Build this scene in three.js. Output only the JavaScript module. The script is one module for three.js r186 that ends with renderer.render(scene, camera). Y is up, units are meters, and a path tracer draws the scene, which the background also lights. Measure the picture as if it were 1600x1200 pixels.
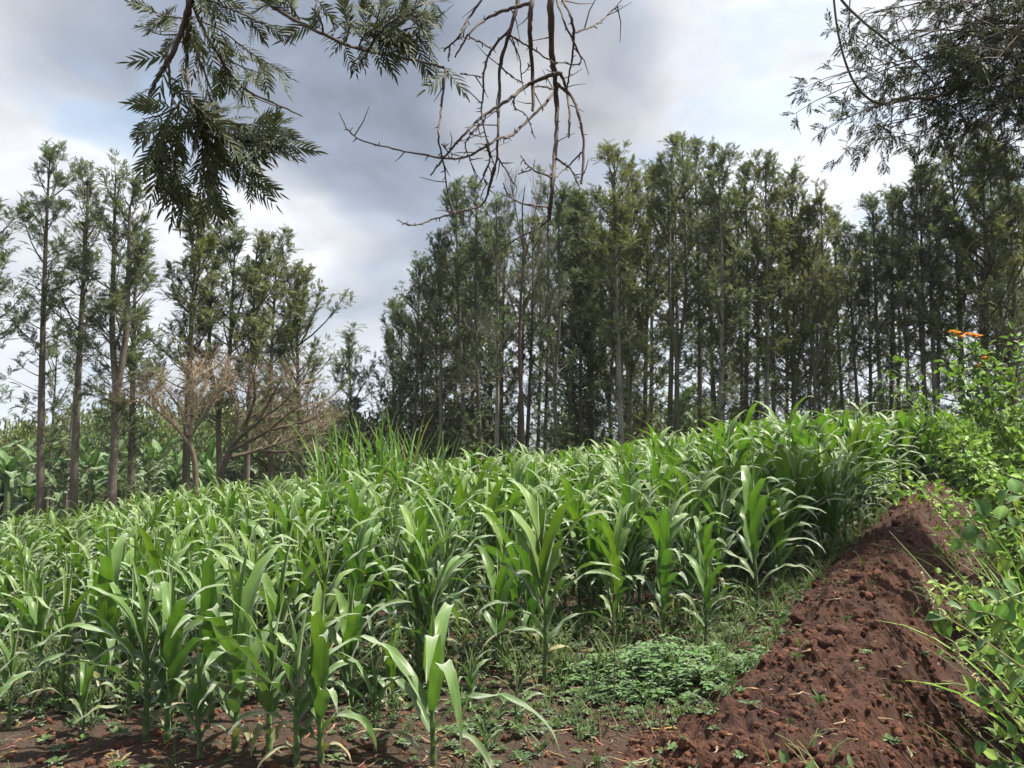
import * as THREE from 'three';
import { ImprovedNoise } from 'three/addons/math/ImprovedNoise.js';

// ---------------------------------------------------------------- camera, sky, sun, exposure
const scene = new THREE.Scene();
const W = 1024, HT = 768;
const camera = new THREE.PerspectiveCamera(52, W / HT, 0.05, 4000);
const EYE = new THREE.Vector3(0, 1.6, 0), PITCH = 3.3 * Math.PI / 180;
camera.position.copy(EYE);
camera.rotation.set(PITCH, 0, 0);
camera.updateMatrixWorld();

const renderer = new THREE.WebGLRenderer({ antialias: true });
renderer.setSize(W, HT);
renderer.toneMapping = THREE.LinearToneMapping;
renderer.toneMappingExposure = 2.3;
renderer.shadowMap.enabled = true;
renderer.shadowMap.type = THREE.PCFSoftShadowMap;

const SUN_AZ = 80 * Math.PI / 180, SUN_EL = 63 * Math.PI / 180;
const SUN = new THREE.Vector3(Math.sin(SUN_AZ) * Math.cos(SUN_EL), Math.sin(SUN_EL), -Math.cos(SUN_AZ) * Math.cos(SUN_EL));
const sun = new THREE.DirectionalLight(new THREE.Color().setRGB(1.0, 0.93, 0.80), 5.0);
sun.position.copy(SUN).multiplyScalar(80);
sun.shadow.radius = 2.2;
sun.castShadow = true;
sun.shadow.mapSize.set(4096, 4096);
Object.assign(sun.shadow.camera, { left: -45, right: 45, top: 45, bottom: -45, near: 1, far: 220 });
scene.add(sun, sun.target);

const perlin = new ImprovedNoise();
const noise = (x, y, z = 0) => perlin.noise(x, y, z);
function fbm(x, y, z, oct = 4, gain = 0.5) {
  let a = 1, s = 0, t = 0;
  for (let i = 0; i < oct; i++) { s += a * noise(x, y, z); t += a; a *= gain; x = x * 2.03 + 17.1; y = y * 2.03 + 5.3; z = z * 2.03 + 9.7; }
  return s / t;
}
const clamp = (x, a = 0, b = 1) => Math.min(b, Math.max(a, x));
const sstep = (a, b, x) => { const t = clamp((x - a) / (b - a)); return t * t * (3 - 2 * t); };
const lerp = (a, b, t) => a + (b - a) * t;

function skyTexture() {
  const w = 2048, h = 1024, data = new Float32Array(w * h * 4), D = 180 / Math.PI;
  const bump = (az, el, a0, e0, wa, we) => Math.exp(-(((az - a0) / wa) ** 2) - ((el - e0) / we) ** 2);
  for (let j = 0; j < h; j++) {
    const el = ((j + 0.5) / h - 0.5) * Math.PI, y = Math.sin(el), c = Math.cos(el);
    for (let i = 0; i < w; i++) {
      if (el < -0.01) { data.set([0.12, 0.12, 0.09, 1], (j * w + i) * 4); continue; }
      const ph = ((i + 0.5) / w - 0.5) * 2 * Math.PI, x = Math.cos(ph) * c, z = Math.sin(ph) * c, o = (j * w + i) * 4;
      let az = Math.atan2(x, -z) * D; const e = el * D, yy = Math.max(y, 0);
      const k = 1.25 / (yy + 0.32), px = x * k, pz = z * k;
      const wx = fbm(px * 0.9, pz * 0.9, 3.1, 4), wz = fbm(px * 0.9, pz * 0.9, 8.7, 4);
      const big = fbm(px * 1.15 + wx * 0.9, pz * 1.15 + wz * 0.9, 1.7, 6, 0.52);
      const fine = fbm(px * 3.4 + wx * 1.4, pz * 3.4 + wz * 1.4, 5.5, 6, 0.55);
      const blue = fbm(px * 1.6 + 4 + wx, pz * 1.6 - 2, 12.3, 5);
      const toSun = Math.acos(clamp(x * SUN.x + y * SUN.y + z * SUN.z, -1, 1)) * D;
      const aw = az + wx * 26, ew = e + wz * 15;
      // thick layered cloud: how much of it stands between us and the light
      let thick = 0.45 + 0.75 * big + 0.42 * fine;
      thick += 0.40 * bump(aw, ew, -9, 23, 17, 9) + 0.24 * bump(aw, ew, -24, 33, 26, 11);
      thick -= 0.42 * bump(aw, ew, -20, 9, 11, 6) + 0.34 * bump(aw, ew, -38, 16, 9, 6) + 0.62 * bump(aw, ew, 21, 21, 17, 17);
      thick -= 0.5 * Math.exp(-((toSun / 34) ** 2));
      thick = clamp(thick, 0, 1.15);
      const low = Math.exp(-Math.max(e, 0) / 9);
      let L = lerp(0.46, 0.165, sstep(0.08, 0.95, thick));
      const puff = fbm(px * 6.5 + wx * 2, pz * 6.5 + wz * 2, 15.5, 5, 0.6);
      L *= 1 + 0.35 * Math.exp(-((toSun / 30) ** 2)) + 0.62 * fine + 0.22 * puff;
      let r = L * 0.965, g = L * 0.985, b = L * 1.04;
      const cool = sstep(0.35, 0.95, thick); r *= 1 - 0.115 * cool; g *= 1 + 0.005 * cool; b *= 1 + 0.22 * cool;
      const gap = sstep(0.12, 0.34, blue + 0.7 * fine - 0.15 * (thick - 0.4)) * 0.45;
      r = lerp(r, 0.23, gap); g = lerp(g, 0.32, gap); b = lerp(b, 0.44, gap);
      r = lerp(r, 0.34, low * 0.7); g = lerp(g, 0.385, low * 0.7); b = lerp(b, 0.43, low * 0.7);
      data[o] = Math.max(r, 0.05); data[o + 1] = Math.max(g, 0.05); data[o + 2] = Math.max(b, 0.05); data[o + 3] = 1;
      if (e < 0) { data[o] = 0.12; data[o + 1] = 0.12; data[o + 2] = 0.09; }
    }
  }
  const t = new THREE.DataTexture(data, w, h, THREE.RGBAFormat, THREE.FloatType);
  t.mapping = THREE.EquirectangularReflectionMapping; t.magFilter = THREE.LinearFilter; t.minFilter = THREE.LinearFilter;
  t.wrapS = THREE.RepeatWrapping; t.needsUpdate = true;
  return t;
}
scene.background = skyTexture();
scene.environment = scene.background;
scene.backgroundIntensity = 1; scene.environmentIntensity = 1;
scene.fog = new THREE.FogExp2(new THREE.Color(0.80, 0.87, 0.96), 0.0003);

// ---------------------------------------------------------------- helpers
function rng(seed) { let s = seed >>> 0; return () => { s = (s + 0x6d2b79f5) | 0; let t = Math.imul(s ^ (s >>> 15), 1 | s); t = (t + Math.imul(t ^ (t >>> 7), 61 | t)) ^ t; return ((t ^ (t >>> 14)) >>> 0) / 4294967296; }; }
const V = (x, y, z) => new THREE.Vector3(x, y, z);
const FPX = 600 / Math.tan(26 * Math.PI / 180);
const PCX = 800, PCY = 600;
function ray(px, py) { return V((px - PCX) / FPX, -(py - PCY) / FPX, -1).applyAxisAngle(V(1, 0, 0), PITCH); }
function at(px, py, depth) { return ray(px, py).multiplyScalar(depth).add(EYE); }
const used = {};
function numbered(n) { const k = used[n] = (used[n] ?? -1) + 1; return k ? n + '_' + String(k).padStart(3, '0') : n; }
function tag(o, label, category, group, kind) {
  if (label) o.userData.label = label; if (category) o.userData.category = category;
  if (group) o.userData.group = group; if (kind) o.userData.kind = kind; return o;
}
function thing(name, label, category, pos, group) {
  const o = new THREE.Group(); o.name = numbered(name); scene.add(o); if (pos) o.position.copy(pos);
  return tag(o, label, category, group);
}
class GB {
  constructor() { this.p = []; this.c = []; this.u = []; this.i = []; }
  get n() { return this.p.length / 3; }
  v(x, y, z, c, u = 0, w = 0) { this.p.push(x, y, z); this.c.push(c[0], c[1], c[2]); this.u.push(u, w); return this.n - 1; }
  tri(a, b, c) { this.i.push(a, b, c); }
  quad(a, b, c, d) { this.i.push(a, b, c, a, c, d); }
  // tapered tube through points; col may be a function of t
  tube(pts, radii, sides = 6, col = [1, 1, 1], uvs = 1) {
    const f = V(0, 0, 0), s = V(0, 0, 0), b = V(0, 0, 0), start = this.n; let len = 0;
    s.set(1, 0, 0);
    for (let k = 0; k < pts.length; k++) {
      f.subVectors(pts[Math.min(k + 1, pts.length - 1)], pts[Math.max(k - 1, 0)]).normalize();
      if (Math.abs(f.dot(s)) > 0.95) s.set(f.y, f.z, f.x);
      s.addScaledVector(f, -s.dot(f)).normalize(); b.crossVectors(f, s);
      if (k) len += pts[k].distanceTo(pts[k - 1]);
      const c = typeof col === 'function' ? col(k / (pts.length - 1)) : col;
      for (let a = 0; a <= sides; a++) {
        const th = a / sides * Math.PI * 2, r = radii[k], ca = Math.cos(th) * r, sa = Math.sin(th) * r;
        this.v(pts[k].x + s.x * ca + b.x * sa, pts[k].y + s.y * ca + b.y * sa, pts[k].z + s.z * ca + b.z * sa, c, a / sides * uvs, len);
      }
    }
    for (let k = 0; k < pts.length - 1; k++) for (let a = 0; a < sides; a++) {
      const q = start + k * (sides + 1) + a; this.quad(q, q + 1, q + sides + 2, q + sides + 1);
    }
    return this;
  }
  // ribbon: centre points, half widths, side vectors, lift of the edges along the normal
  ribbon(pts, half, side, norm, lift, col, cols = 2, wave) {
    const start = this.n, m = cols + 1; let len = 0;
    for (let k = 0; k < pts.length; k++) {
      if (k) len += pts[k].distanceTo(pts[k - 1]);
      for (let a = 0; a <= cols; a++) {
        const t = a / cols * 2 - 1, w = half[k] * t, l = lift[k] * Math.abs(t) + (wave ? wave(k, t) : 0);
        const c = typeof col === 'function' ? col(k / (pts.length - 1), t) : col;
        this.v(pts[k].x + side[k].x * w + norm[k].x * l, pts[k].y + side[k].y * w + norm[k].y * l, pts[k].z + side[k].z * w + norm[k].z * l, c, (t + 1) / 2, len);
      }
    }
    for (let k = 0; k < pts.length - 1; k++) for (let a = 0; a < cols; a++) { const q = start + k * m + a; this.quad(q, q + 1, q + m + 1, q + m); }
    return this;
  }
  add(t, M, tint = [1, 1, 1]) {   // append another builder's geometry, moved by M
    const s = this.n, e = M.elements, P = t.p;
    for (let k = 0; k < P.length; k += 3) {
      const x = P[k], y = P[k + 1], z = P[k + 2];
      this.p.push(e[0] * x + e[4] * y + e[8] * z + e[12], e[1] * x + e[5] * y + e[9] * z + e[13], e[2] * x + e[6] * y + e[10] * z + e[14]);
      this.c.push(t.c[k] * tint[0], t.c[k + 1] * tint[1], t.c[k + 2] * tint[2]);
    }
    for (const q of t.u) this.u.push(q);
    for (const q of t.i) this.i.push(q + s);
  }
  geo() {
    const g = new THREE.BufferGeometry();
    g.setAttribute('position', new THREE.Float32BufferAttribute(this.p, 3));
    g.setAttribute('color', new THREE.Float32BufferAttribute(this.c, 3));
    g.setAttribute('uv', new THREE.Float32BufferAttribute(this.u, 2));
    g.setIndex(this.i); g.computeVertexNormals(); return g;
  }
  mesh(name, mat, parent) { return part(name, this.geo(), mat, parent); }
}
function part(name, geo, mat, parent) {
  const m = new THREE.Mesh(geo, mat); m.name = name; m.castShadow = m.receiveShadow = true; if (parent) parent.add(m); return m;
}
function frame(pos, dir, up, scale = 1, sy = scale, sz = scale) {     // x along dir, y near up
  const x = dir.clone().normalize(), z = V(0, 0, 0).crossVectors(x, up);
  if (z.lengthSq() < 1e-6) z.crossVectors(x, V(0.3, 0.2, 1)); z.normalize();
  const y = V(0, 0, 0).crossVectors(z, x);
  return new THREE.Matrix4().makeBasis(x.multiplyScalar(scale), y.multiplyScalar(sy), z.multiplyScalar(sz)).setPosition(pos);
}
function smoothPath(pts, per = 5) { return new THREE.CatmullRomCurve3(pts, false, 'centripetal').getPoints((pts.length - 1) * per); }
function randDir(r) { const z = r() * 2 - 1, a = r() * 6.2832, q = Math.sqrt(1 - z * z); return V(q * Math.cos(a), z, q * Math.sin(a)); }
const mulc = (c, k) => [c[0] * k, c[1] * k, c[2] * k];
const mixc = (a, b, t) => [lerp(a[0], b[0], t), lerp(a[1], b[1], t), lerp(a[2], b[2], t)];

function dataTex(w, h, f, srgb = false) {
  const d = new Uint8Array(w * h * 4);
  for (let y = 0; y < h; y++) for (let x = 0; x < w; x++) { const c = f(x / w, y / h, x, y), o = (y * w + x) * 4; for (let k = 0; k < 3; k++) d[o + k] = clamp(Array.isArray(c) ? c[k] : c) * 255; d[o + 3] = 255; }
  const t = new THREE.DataTexture(d, w, h, THREE.RGBAFormat); t.wrapS = t.wrapT = THREE.RepeatWrapping; t.magFilter = THREE.LinearFilter; t.minFilter = THREE.LinearMipmapLinearFilter;
  t.generateMipmaps = true; if (srgb) t.colorSpace = THREE.SRGBColorSpace; t.needsUpdate = true; return t;
}
// tileable value built from periodic perlin (period 256 lattice is cut by wrapping the domain onto a torus)
const torus = (u, v, f, oct, z = 0) => { const a = u * 6.2832, b = v * 6.2832; return fbm(Math.cos(a) * f + 11 + z, Math.sin(a) * f + Math.cos(b) * f * 0.71 + 3, Math.sin(b) * f + 7, oct, 0.62); };

// ---------------------------------------------------------------- materials
const veinTex = dataTex(64, 256, (u, v) => { const mid = 1.5 * Math.exp(-(((u - 0.5) / 0.035) ** 2)); const st = 0.84 + 0.10 * Math.sin(u * 6.2832 * 11) + 0.05 * torus(u, v, 2.2, 4); return [clamp(st * 0.93 + mid * 0.25), clamp(st * 0.95 + mid * 0.14), clamp(st * 0.90 + mid * 0.14)]; });
const veinBump = dataTex(64, 8, (u) => 0.5 + 0.3 * Math.sin(u * 6.2832 * 11) + 0.5 * Math.exp(-(((u - 0.5) / 0.05) ** 2)));
const soilBump = dataTex(512, 512, (u, v) => 0.5 + 0.9 * torus(u, v, 5, 7));
const soilTint = dataTex(512, 512, (u, v) => { const a = torus(u, v, 2.2, 6), b = torus(u, v, 9, 5, 20); const k = 0.80 + 0.55 * a + 0.35 * b; return [k, k * (0.95 + 0.12 * a), k * (0.93 + 0.2 * b)]; });
const barkTint = dataTex(256, 512, (u, v) => { const a = torus(u, v, 3, 6); const b = torus(u, v * 3 % 1, 6, 4, 9); const k = 0.78 + 0.95 * a + 0.7 * b; return [k, k * 0.98, k * 0.95]; });
const barkBump = dataTex(256, 512, (u, v) => 0.5 + 0.6 * torus(u, v, 5, 6) + 0.3 * Math.sin(u * 6.2832 * 9 + 4 * torus(u, v, 3, 4)));
const soilFine = soilBump.clone(); soilFine.repeat.set(2.6, 2.6); soilFine.needsUpdate = true;
function leafMat(color, o = {}) {
  return new THREE.MeshPhysicalMaterial({ color: new THREE.Color().setRGB(...color), vertexColors: true, roughness: 1, transmission: 0.34, thickness: 0, side: THREE.DoubleSide, ...o });
}
const M = {
  maize: leafMat([1, 1, 1], { map: veinTex, bumpMap: veinBump, bumpScale: 0.0015, clearcoat: 0.55, clearcoatRoughness: 0.36, roughness: 1, transmission: 0.46 }),
  maizeWarm: leafMat([1.22, 1.08, 0.9], { map: veinTex, bumpMap: veinBump, bumpScale: 0.0015, clearcoat: 0.36, clearcoatRoughness: 0.4, transmission: 0.42 }),
  maizeDeep: leafMat([0.82, 0.88, 1.0], { map: veinTex, bumpMap: veinBump, bumpScale: 0.0015, clearcoat: 0.5, clearcoatRoughness: 0.36, transmission: 0.38 }),
  stalk: new THREE.MeshPhysicalMaterial({ vertexColors: true, roughness: 0.55, clearcoat: 0.2, clearcoatRoughness: 0.4 }),
  tassel: new THREE.MeshStandardMaterial({ vertexColors: true, roughness: 0.8, side: THREE.DoubleSide }),
  frond: leafMat([1, 1, 1], { transmission: 0.42 }),
  frondWarm: leafMat([1.15, 1.08, 0.85], { transmission: 0.45 }),
  frondCool: leafMat([0.86, 1.0, 1.02], { transmission: 0.40 }),
  broad: leafMat([1, 1, 1], { transmission: 0.40 }),
  banana: leafMat([1, 1, 1], { transmission: 0.34, clearcoat: 0.35, clearcoatRoughness: 0.4 }),
  bark: new THREE.MeshStandardMaterial({ vertexColors: true, map: barkTint, bumpMap: barkBump, bumpScale: 0.012, roughness: 0.95 }),
  twig: new THREE.MeshStandardMaterial({ vertexColors: true, roughness: 0.9 }),
  soil: new THREE.MeshStandardMaterial({ vertexColors: true, map: soilTint, bumpMap: soilBump, bumpScale: 0.035, roughness: 1 }),
  ridge: new THREE.MeshStandardMaterial({ vertexColors: true, map: soilTint, bumpMap: soilFine, bumpScale: 0.012, roughness: 1 }),
  crumb: new THREE.MeshStandardMaterial({ color: new THREE.Color().setRGB(0.082, 0.031, 0.016), roughness: 1 }),
  clod: new THREE.MeshStandardMaterial({ color: new THREE.Color().setRGB(0.078, 0.031, 0.021), map: soilTint, bumpMap: soilBump, bumpScale: 0.006, roughness: 1 }),
  straw: new THREE.MeshStandardMaterial({ vertexColors: true, roughness: 0.85, side: THREE.DoubleSide }),
  flower: leafMat([1, 1, 1], { transmission: 0.3 }),
};

// ---------------------------------------------------------------- terrain
const bermX = (() => { // ridge crest x as a function of distance
  const P = [[0, -0.2], [1.2, 0.32], [2.9, 1.12], [4.8, 2.0], [6.7, 2.95], [10, 4.9], [13.9, 7.35], [17, 9.4], [20, 11.4]];
  return (d) => { let k = 0; while (k < P.length - 2 && d > P[k + 1][0]) k++; const a = P[k], b = P[k + 1]; const t = (d - a[0]) / (b[0] - a[0]); return lerp(a[1], b[1], t); };
})();
const BERM0 = 0.6, BERM1 = 16.2;
function baseH(x, d) {
  let h = -0.018 * Math.max(0, d - 3);
  h += (x < 0 ? 0.075 : 0.038) * x * sstep(1, 9, d) * (Math.abs(x) < 20 ? 1 : 20 / Math.abs(x));
  const far = sstep(16, 90, d) * (1 - 0.55 * sstep(-10, 40, x));
  h -= 7.5 * far;
  h -= 2.2 * sstep(-9, -26, x) * sstep(12, 26, d);
  // distant rolling hills
  const hill = sstep(180, 520, d);
  h += hill * (8.5 + 7 * fbm(x * 0.0035 + 3, d * 0.003, 0.5, 3) - 12 * sstep(-0.25, 0.05, x / d));
  return h;
}
function groundH(x, z) {
  const d = -z; let h = baseH(x, d);
  const near = 1 - sstep(25, 60, Math.hypot(x, d));
  if (near > 0) h += near * (0.055 * fbm(x * 0.9, d * 0.9, 2.2, 3) + 0.035 * fbm(x * 4.1, d * 4.1, 6.1, 3));
  return h;
}
function bermT(x, z) { return x - bermX(-z); }
function bermProfile(t, d, x, z) {   // height added above the field
  const grow = sstep(BERM0, 1.6, d) * (1 - sstep(14.4, BERM1, d));
  const wob = 0.12 * fbm(d * 0.8, 1.3, 4.4, 3);
  const tt = t + wob;
  let r = 0.265 * Math.exp(-Math.pow(Math.abs(tt / (tt < 0 ? 0.66 : 0.42)), 2.3)) * (1 + 0.5 * fbm(d * 0.9, 9.2, 0.7, 3)) * (1 + 1.05 * sstep(9.5, 14, d));
  r -= 0.40 * Math.exp(-(((tt - 0.82) / 0.30) ** 2)) * (0.9 + 0.4 * fbm(d * 1.1, 2.2, 5, 3));
  r += 0.05 * sstep(0.9, 1.3, tt);
  const edge = sstep(-1.25, -0.95, t) * (1 - sstep(1.32, 1.5, t));
  const lump = Math.abs(fbm(x * 2.6, z * 2.6, 3.3, 3)) * 0.13 + fbm(x * 7, z * 7, 1.1, 3) * 0.07 + fbm(x * 19, z * 19, 8.1, 3) * 0.05 + Math.max(0, fbm(x * 12, z * 12, 4.4, 2) - 0.05) * 0.07;
  return grow * edge * (r + lump - 0.03);
}
function surfH(x, z) {
  const d = -z, t = bermT(x, z); let h = groundH(x, z);
  if (d > BERM0 && d < BERM1 && t > -1.25 && t < 1.5) h += bermProfile(t, d, x, z);
  return h;
}
function groundHit(px, py) {
  const r = ray(px, py); let t = 1;
  for (let k = 0; k < 4000; k++) { const x = r.x * t, y = EYE.y + r.y * t, z = r.z * t; if (y < surfH(x, z)) break; t *= 1.002; }
  return V(r.x * t, surfH(r.x * t, r.z * t), r.z * t);
}
const SOIL = [0.058, 0.025, 0.016], SOILGREY = [0.042, 0.025, 0.018];
function fieldBack(x) { const u = x; return u < -6 ? lerp(15.5, 18.5, sstep(-13, -6, u)) : lerp(18.5, 22.5, sstep(-6, 1, u)); }
{
  const xs = [], zs = [];
  for (let x = 0; x < 1500;) { xs.push(x); x += x < 4.5 ? 0.045 : Math.max(0.06, (x - 4.5) * 0.06 + 0.05); }
  const XS = [...xs.slice(1).reverse().map((v) => -v), ...xs];
  for (let d = 1.2; d < 1600;) { zs.push(-d); d += Math.max(0.03, d < 24 ? d * 0.0105 : d * 0.03); }
  const back = []; for (let d = 1.0; d > -60;) { back.push(-d); d -= Math.max(0.2, Math.abs(d - 1) * 0.25); }
  const ZS = [...back.reverse(), ...zs];
  const g = new GB();
  for (const z of ZS) for (const x of XS) {
    const d = -z, t = bermT(x, z); let y = groundH(x, z);
    if (d > BERM0 && d < BERM1) y -= 0.75 * sstep(-1.05, -0.9, t) * (1 - sstep(1.2, 1.36, t)) * sstep(BERM0, BERM0 + 0.2, d) * (1 - sstep(BERM1 - 0.4, BERM1 - 0.1, d));
    const inField = (1 - sstep(0, 1.5, d - fieldBack(x))) * sstep(-40, -30, x);
    const moss = clamp(0.5 + 1.3 * fbm(x * 0.7, z * 0.7, 3, 4));
    let c = mixc(SOIL, SOILGREY, clamp(0.5 + fbm(x * 1.3, z * 1.3, 9, 3)));
    c = mixc(c, [0.045, 0.05, 0.02], 0.35 * moss);
    const out = mixc([0.045, 0.075, 0.02], [0.07, 0.085, 0.03], clamp(0.5 + fbm(x * 0.05, z * 0.05, 1, 4)));
    c = mixc(out, c, inField);
    g.v(x, y, z, c, x, z);
  }
  const n = XS.length;
  for (let a = 0; a < ZS.length - 1; a++) for (let b = 0; b < n - 1; b++) { const q = a * n + b; g.i.push(q, q + n, q + 1, q + 1, q + n, q + n + 1); }
  for (let k = 1; k < g.i.length; k += 3) { const s = g.i[k]; g.i[k] = g.i[k + 1]; g.i[k + 1] = s; }
  const ground = g.mesh('field_ground', M.soil, scene);
  tag(ground, 'dark reddish brown soil of the sloping maize field', 'ground', null, 'structure');
  console.log('ground', XS.length, ZS.length, g.i.length / 3);
}
{
  const g = new GB(), ds = [], ts = [];
  for (let d = BERM0; d < BERM1;) { ds.push(d); d += Math.max(0.012, d * 0.0042); } ds.push(BERM1);
  for (let t = -1.25; t <= 1.501; t += 0.0135) ts.push(t);
  for (const d of ds) for (const t of ts) {
    const x = bermX(d) + t, z = -d, e = Math.min(t + 1.25, 1.5 - t), h = bermProfile(t, d, x, z);
    const y = groundH(x, z) + h - 0.03 * (1 - sstep(0, 0.2, e));
    const k = clamp(0.55 + 1.1 * fbm(x * 1.7, z * 1.7, 2, 4));
    let c = mixc([0.030, 0.0125, 0.0075], [0.068, 0.0240, 0.0110], k);
    c = mixc(c, [0.045, 0.030, 0.024], 0.5 * sstep(0.5, 0.9, t) * (1 - sstep(1.2, 1.4, t)));   // damp grey trench bottom
    g.v(x, y, z, c, x, z);
  }
  const n = ts.length;
  for (let a = 0; a < ds.length - 1; a++) for (let b = 0; b < n - 1; b++) { const q = a * n + b; g.i.push(q, q + 1, q + n, q + 1, q + n + 1, q + n); }
  const berm = g.mesh('earth_ridge', M.ridge, scene);
  tag(berm, 'ridge of freshly dug red soil with a trench along its right side', 'earth bank', null, 'structure');
  console.log('berm', g.i.length / 3);
}
// ---------------------------------------------------------------- leaf ribbons
// A blade that leaves its stem at height y0 towards azimuth az, rises at angle e0 and bends over.
function blade(g, r, o) {
  const { org, az, e0, bend, len, w, seg = 12, pow = 1.5, fold = 0.25, wave = 0.12, sway = 0, col, baseW = 0.35, cols = 4, tip = 2.2, twist = 0 } = o;
  const pts = [], half = [], side = [], norm = [], lift = []; const p = org.clone(); const ph = r() * 6.28, fq = 5 + r() * 4, ph2 = r() * 6.28;
  for (let k = 0; k <= seg; k++) {
    const s = k / seg, e = e0 - bend * Math.pow(s, pow), a = az + sway * s * s;
    const f = V(Math.cos(a) * Math.cos(e), Math.sin(e), Math.sin(a) * Math.cos(e));
    let sd = V(-Math.sin(a), 0, Math.cos(a)), nm = V(0, 0, 0).crossVectors(sd, f).normalize();
    if (nm.y < 0 && e > -1.4 && e < 1.5) nm.negate();
    const tw = twist * s * s; const sd2 = sd.clone().multiplyScalar(Math.cos(tw)).addScaledVector(nm, Math.sin(tw)); nm = nm.multiplyScalar(Math.cos(tw)).addScaledVector(sd, -Math.sin(tw)); sd = sd2;
    pts.push(p.clone()); side.push(sd); norm.push(nm);
    const hw = Math.max(0.0015, 0.5 * w * Math.min(1, baseW + s * 3.2) * Math.pow(Math.max(0, 1 - Math.pow(s, tip)), 0.85));
    half.push(hw); lift.push(fold * hw * 2 * (1 - 0.75 * s));
    p.addScaledVector(f, len / seg);
  }
  g.ribbon(pts, half, side, norm, lift, col, cols, (k, t) => wave * half[k] * Math.abs(t) * t * Math.sin(k / seg * fq * 6.28 / 2.2 + ph + (t > 0 ? 0 : 2.1)) + wave * 0.7 * half[k] * Math.abs(t) * Math.sin(k / seg * fq * 4.1 + ph2));
  return g;
}
const GREEN = [0.064, 0.180, 0.013], GREEN2 = [0.145, 0.300, 0.013], BLUEG = [0.040, 0.122, 0.022], YEL = [0.28, 0.25, 0.06], DRY = [0.30, 0.22, 0.11];

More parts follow.
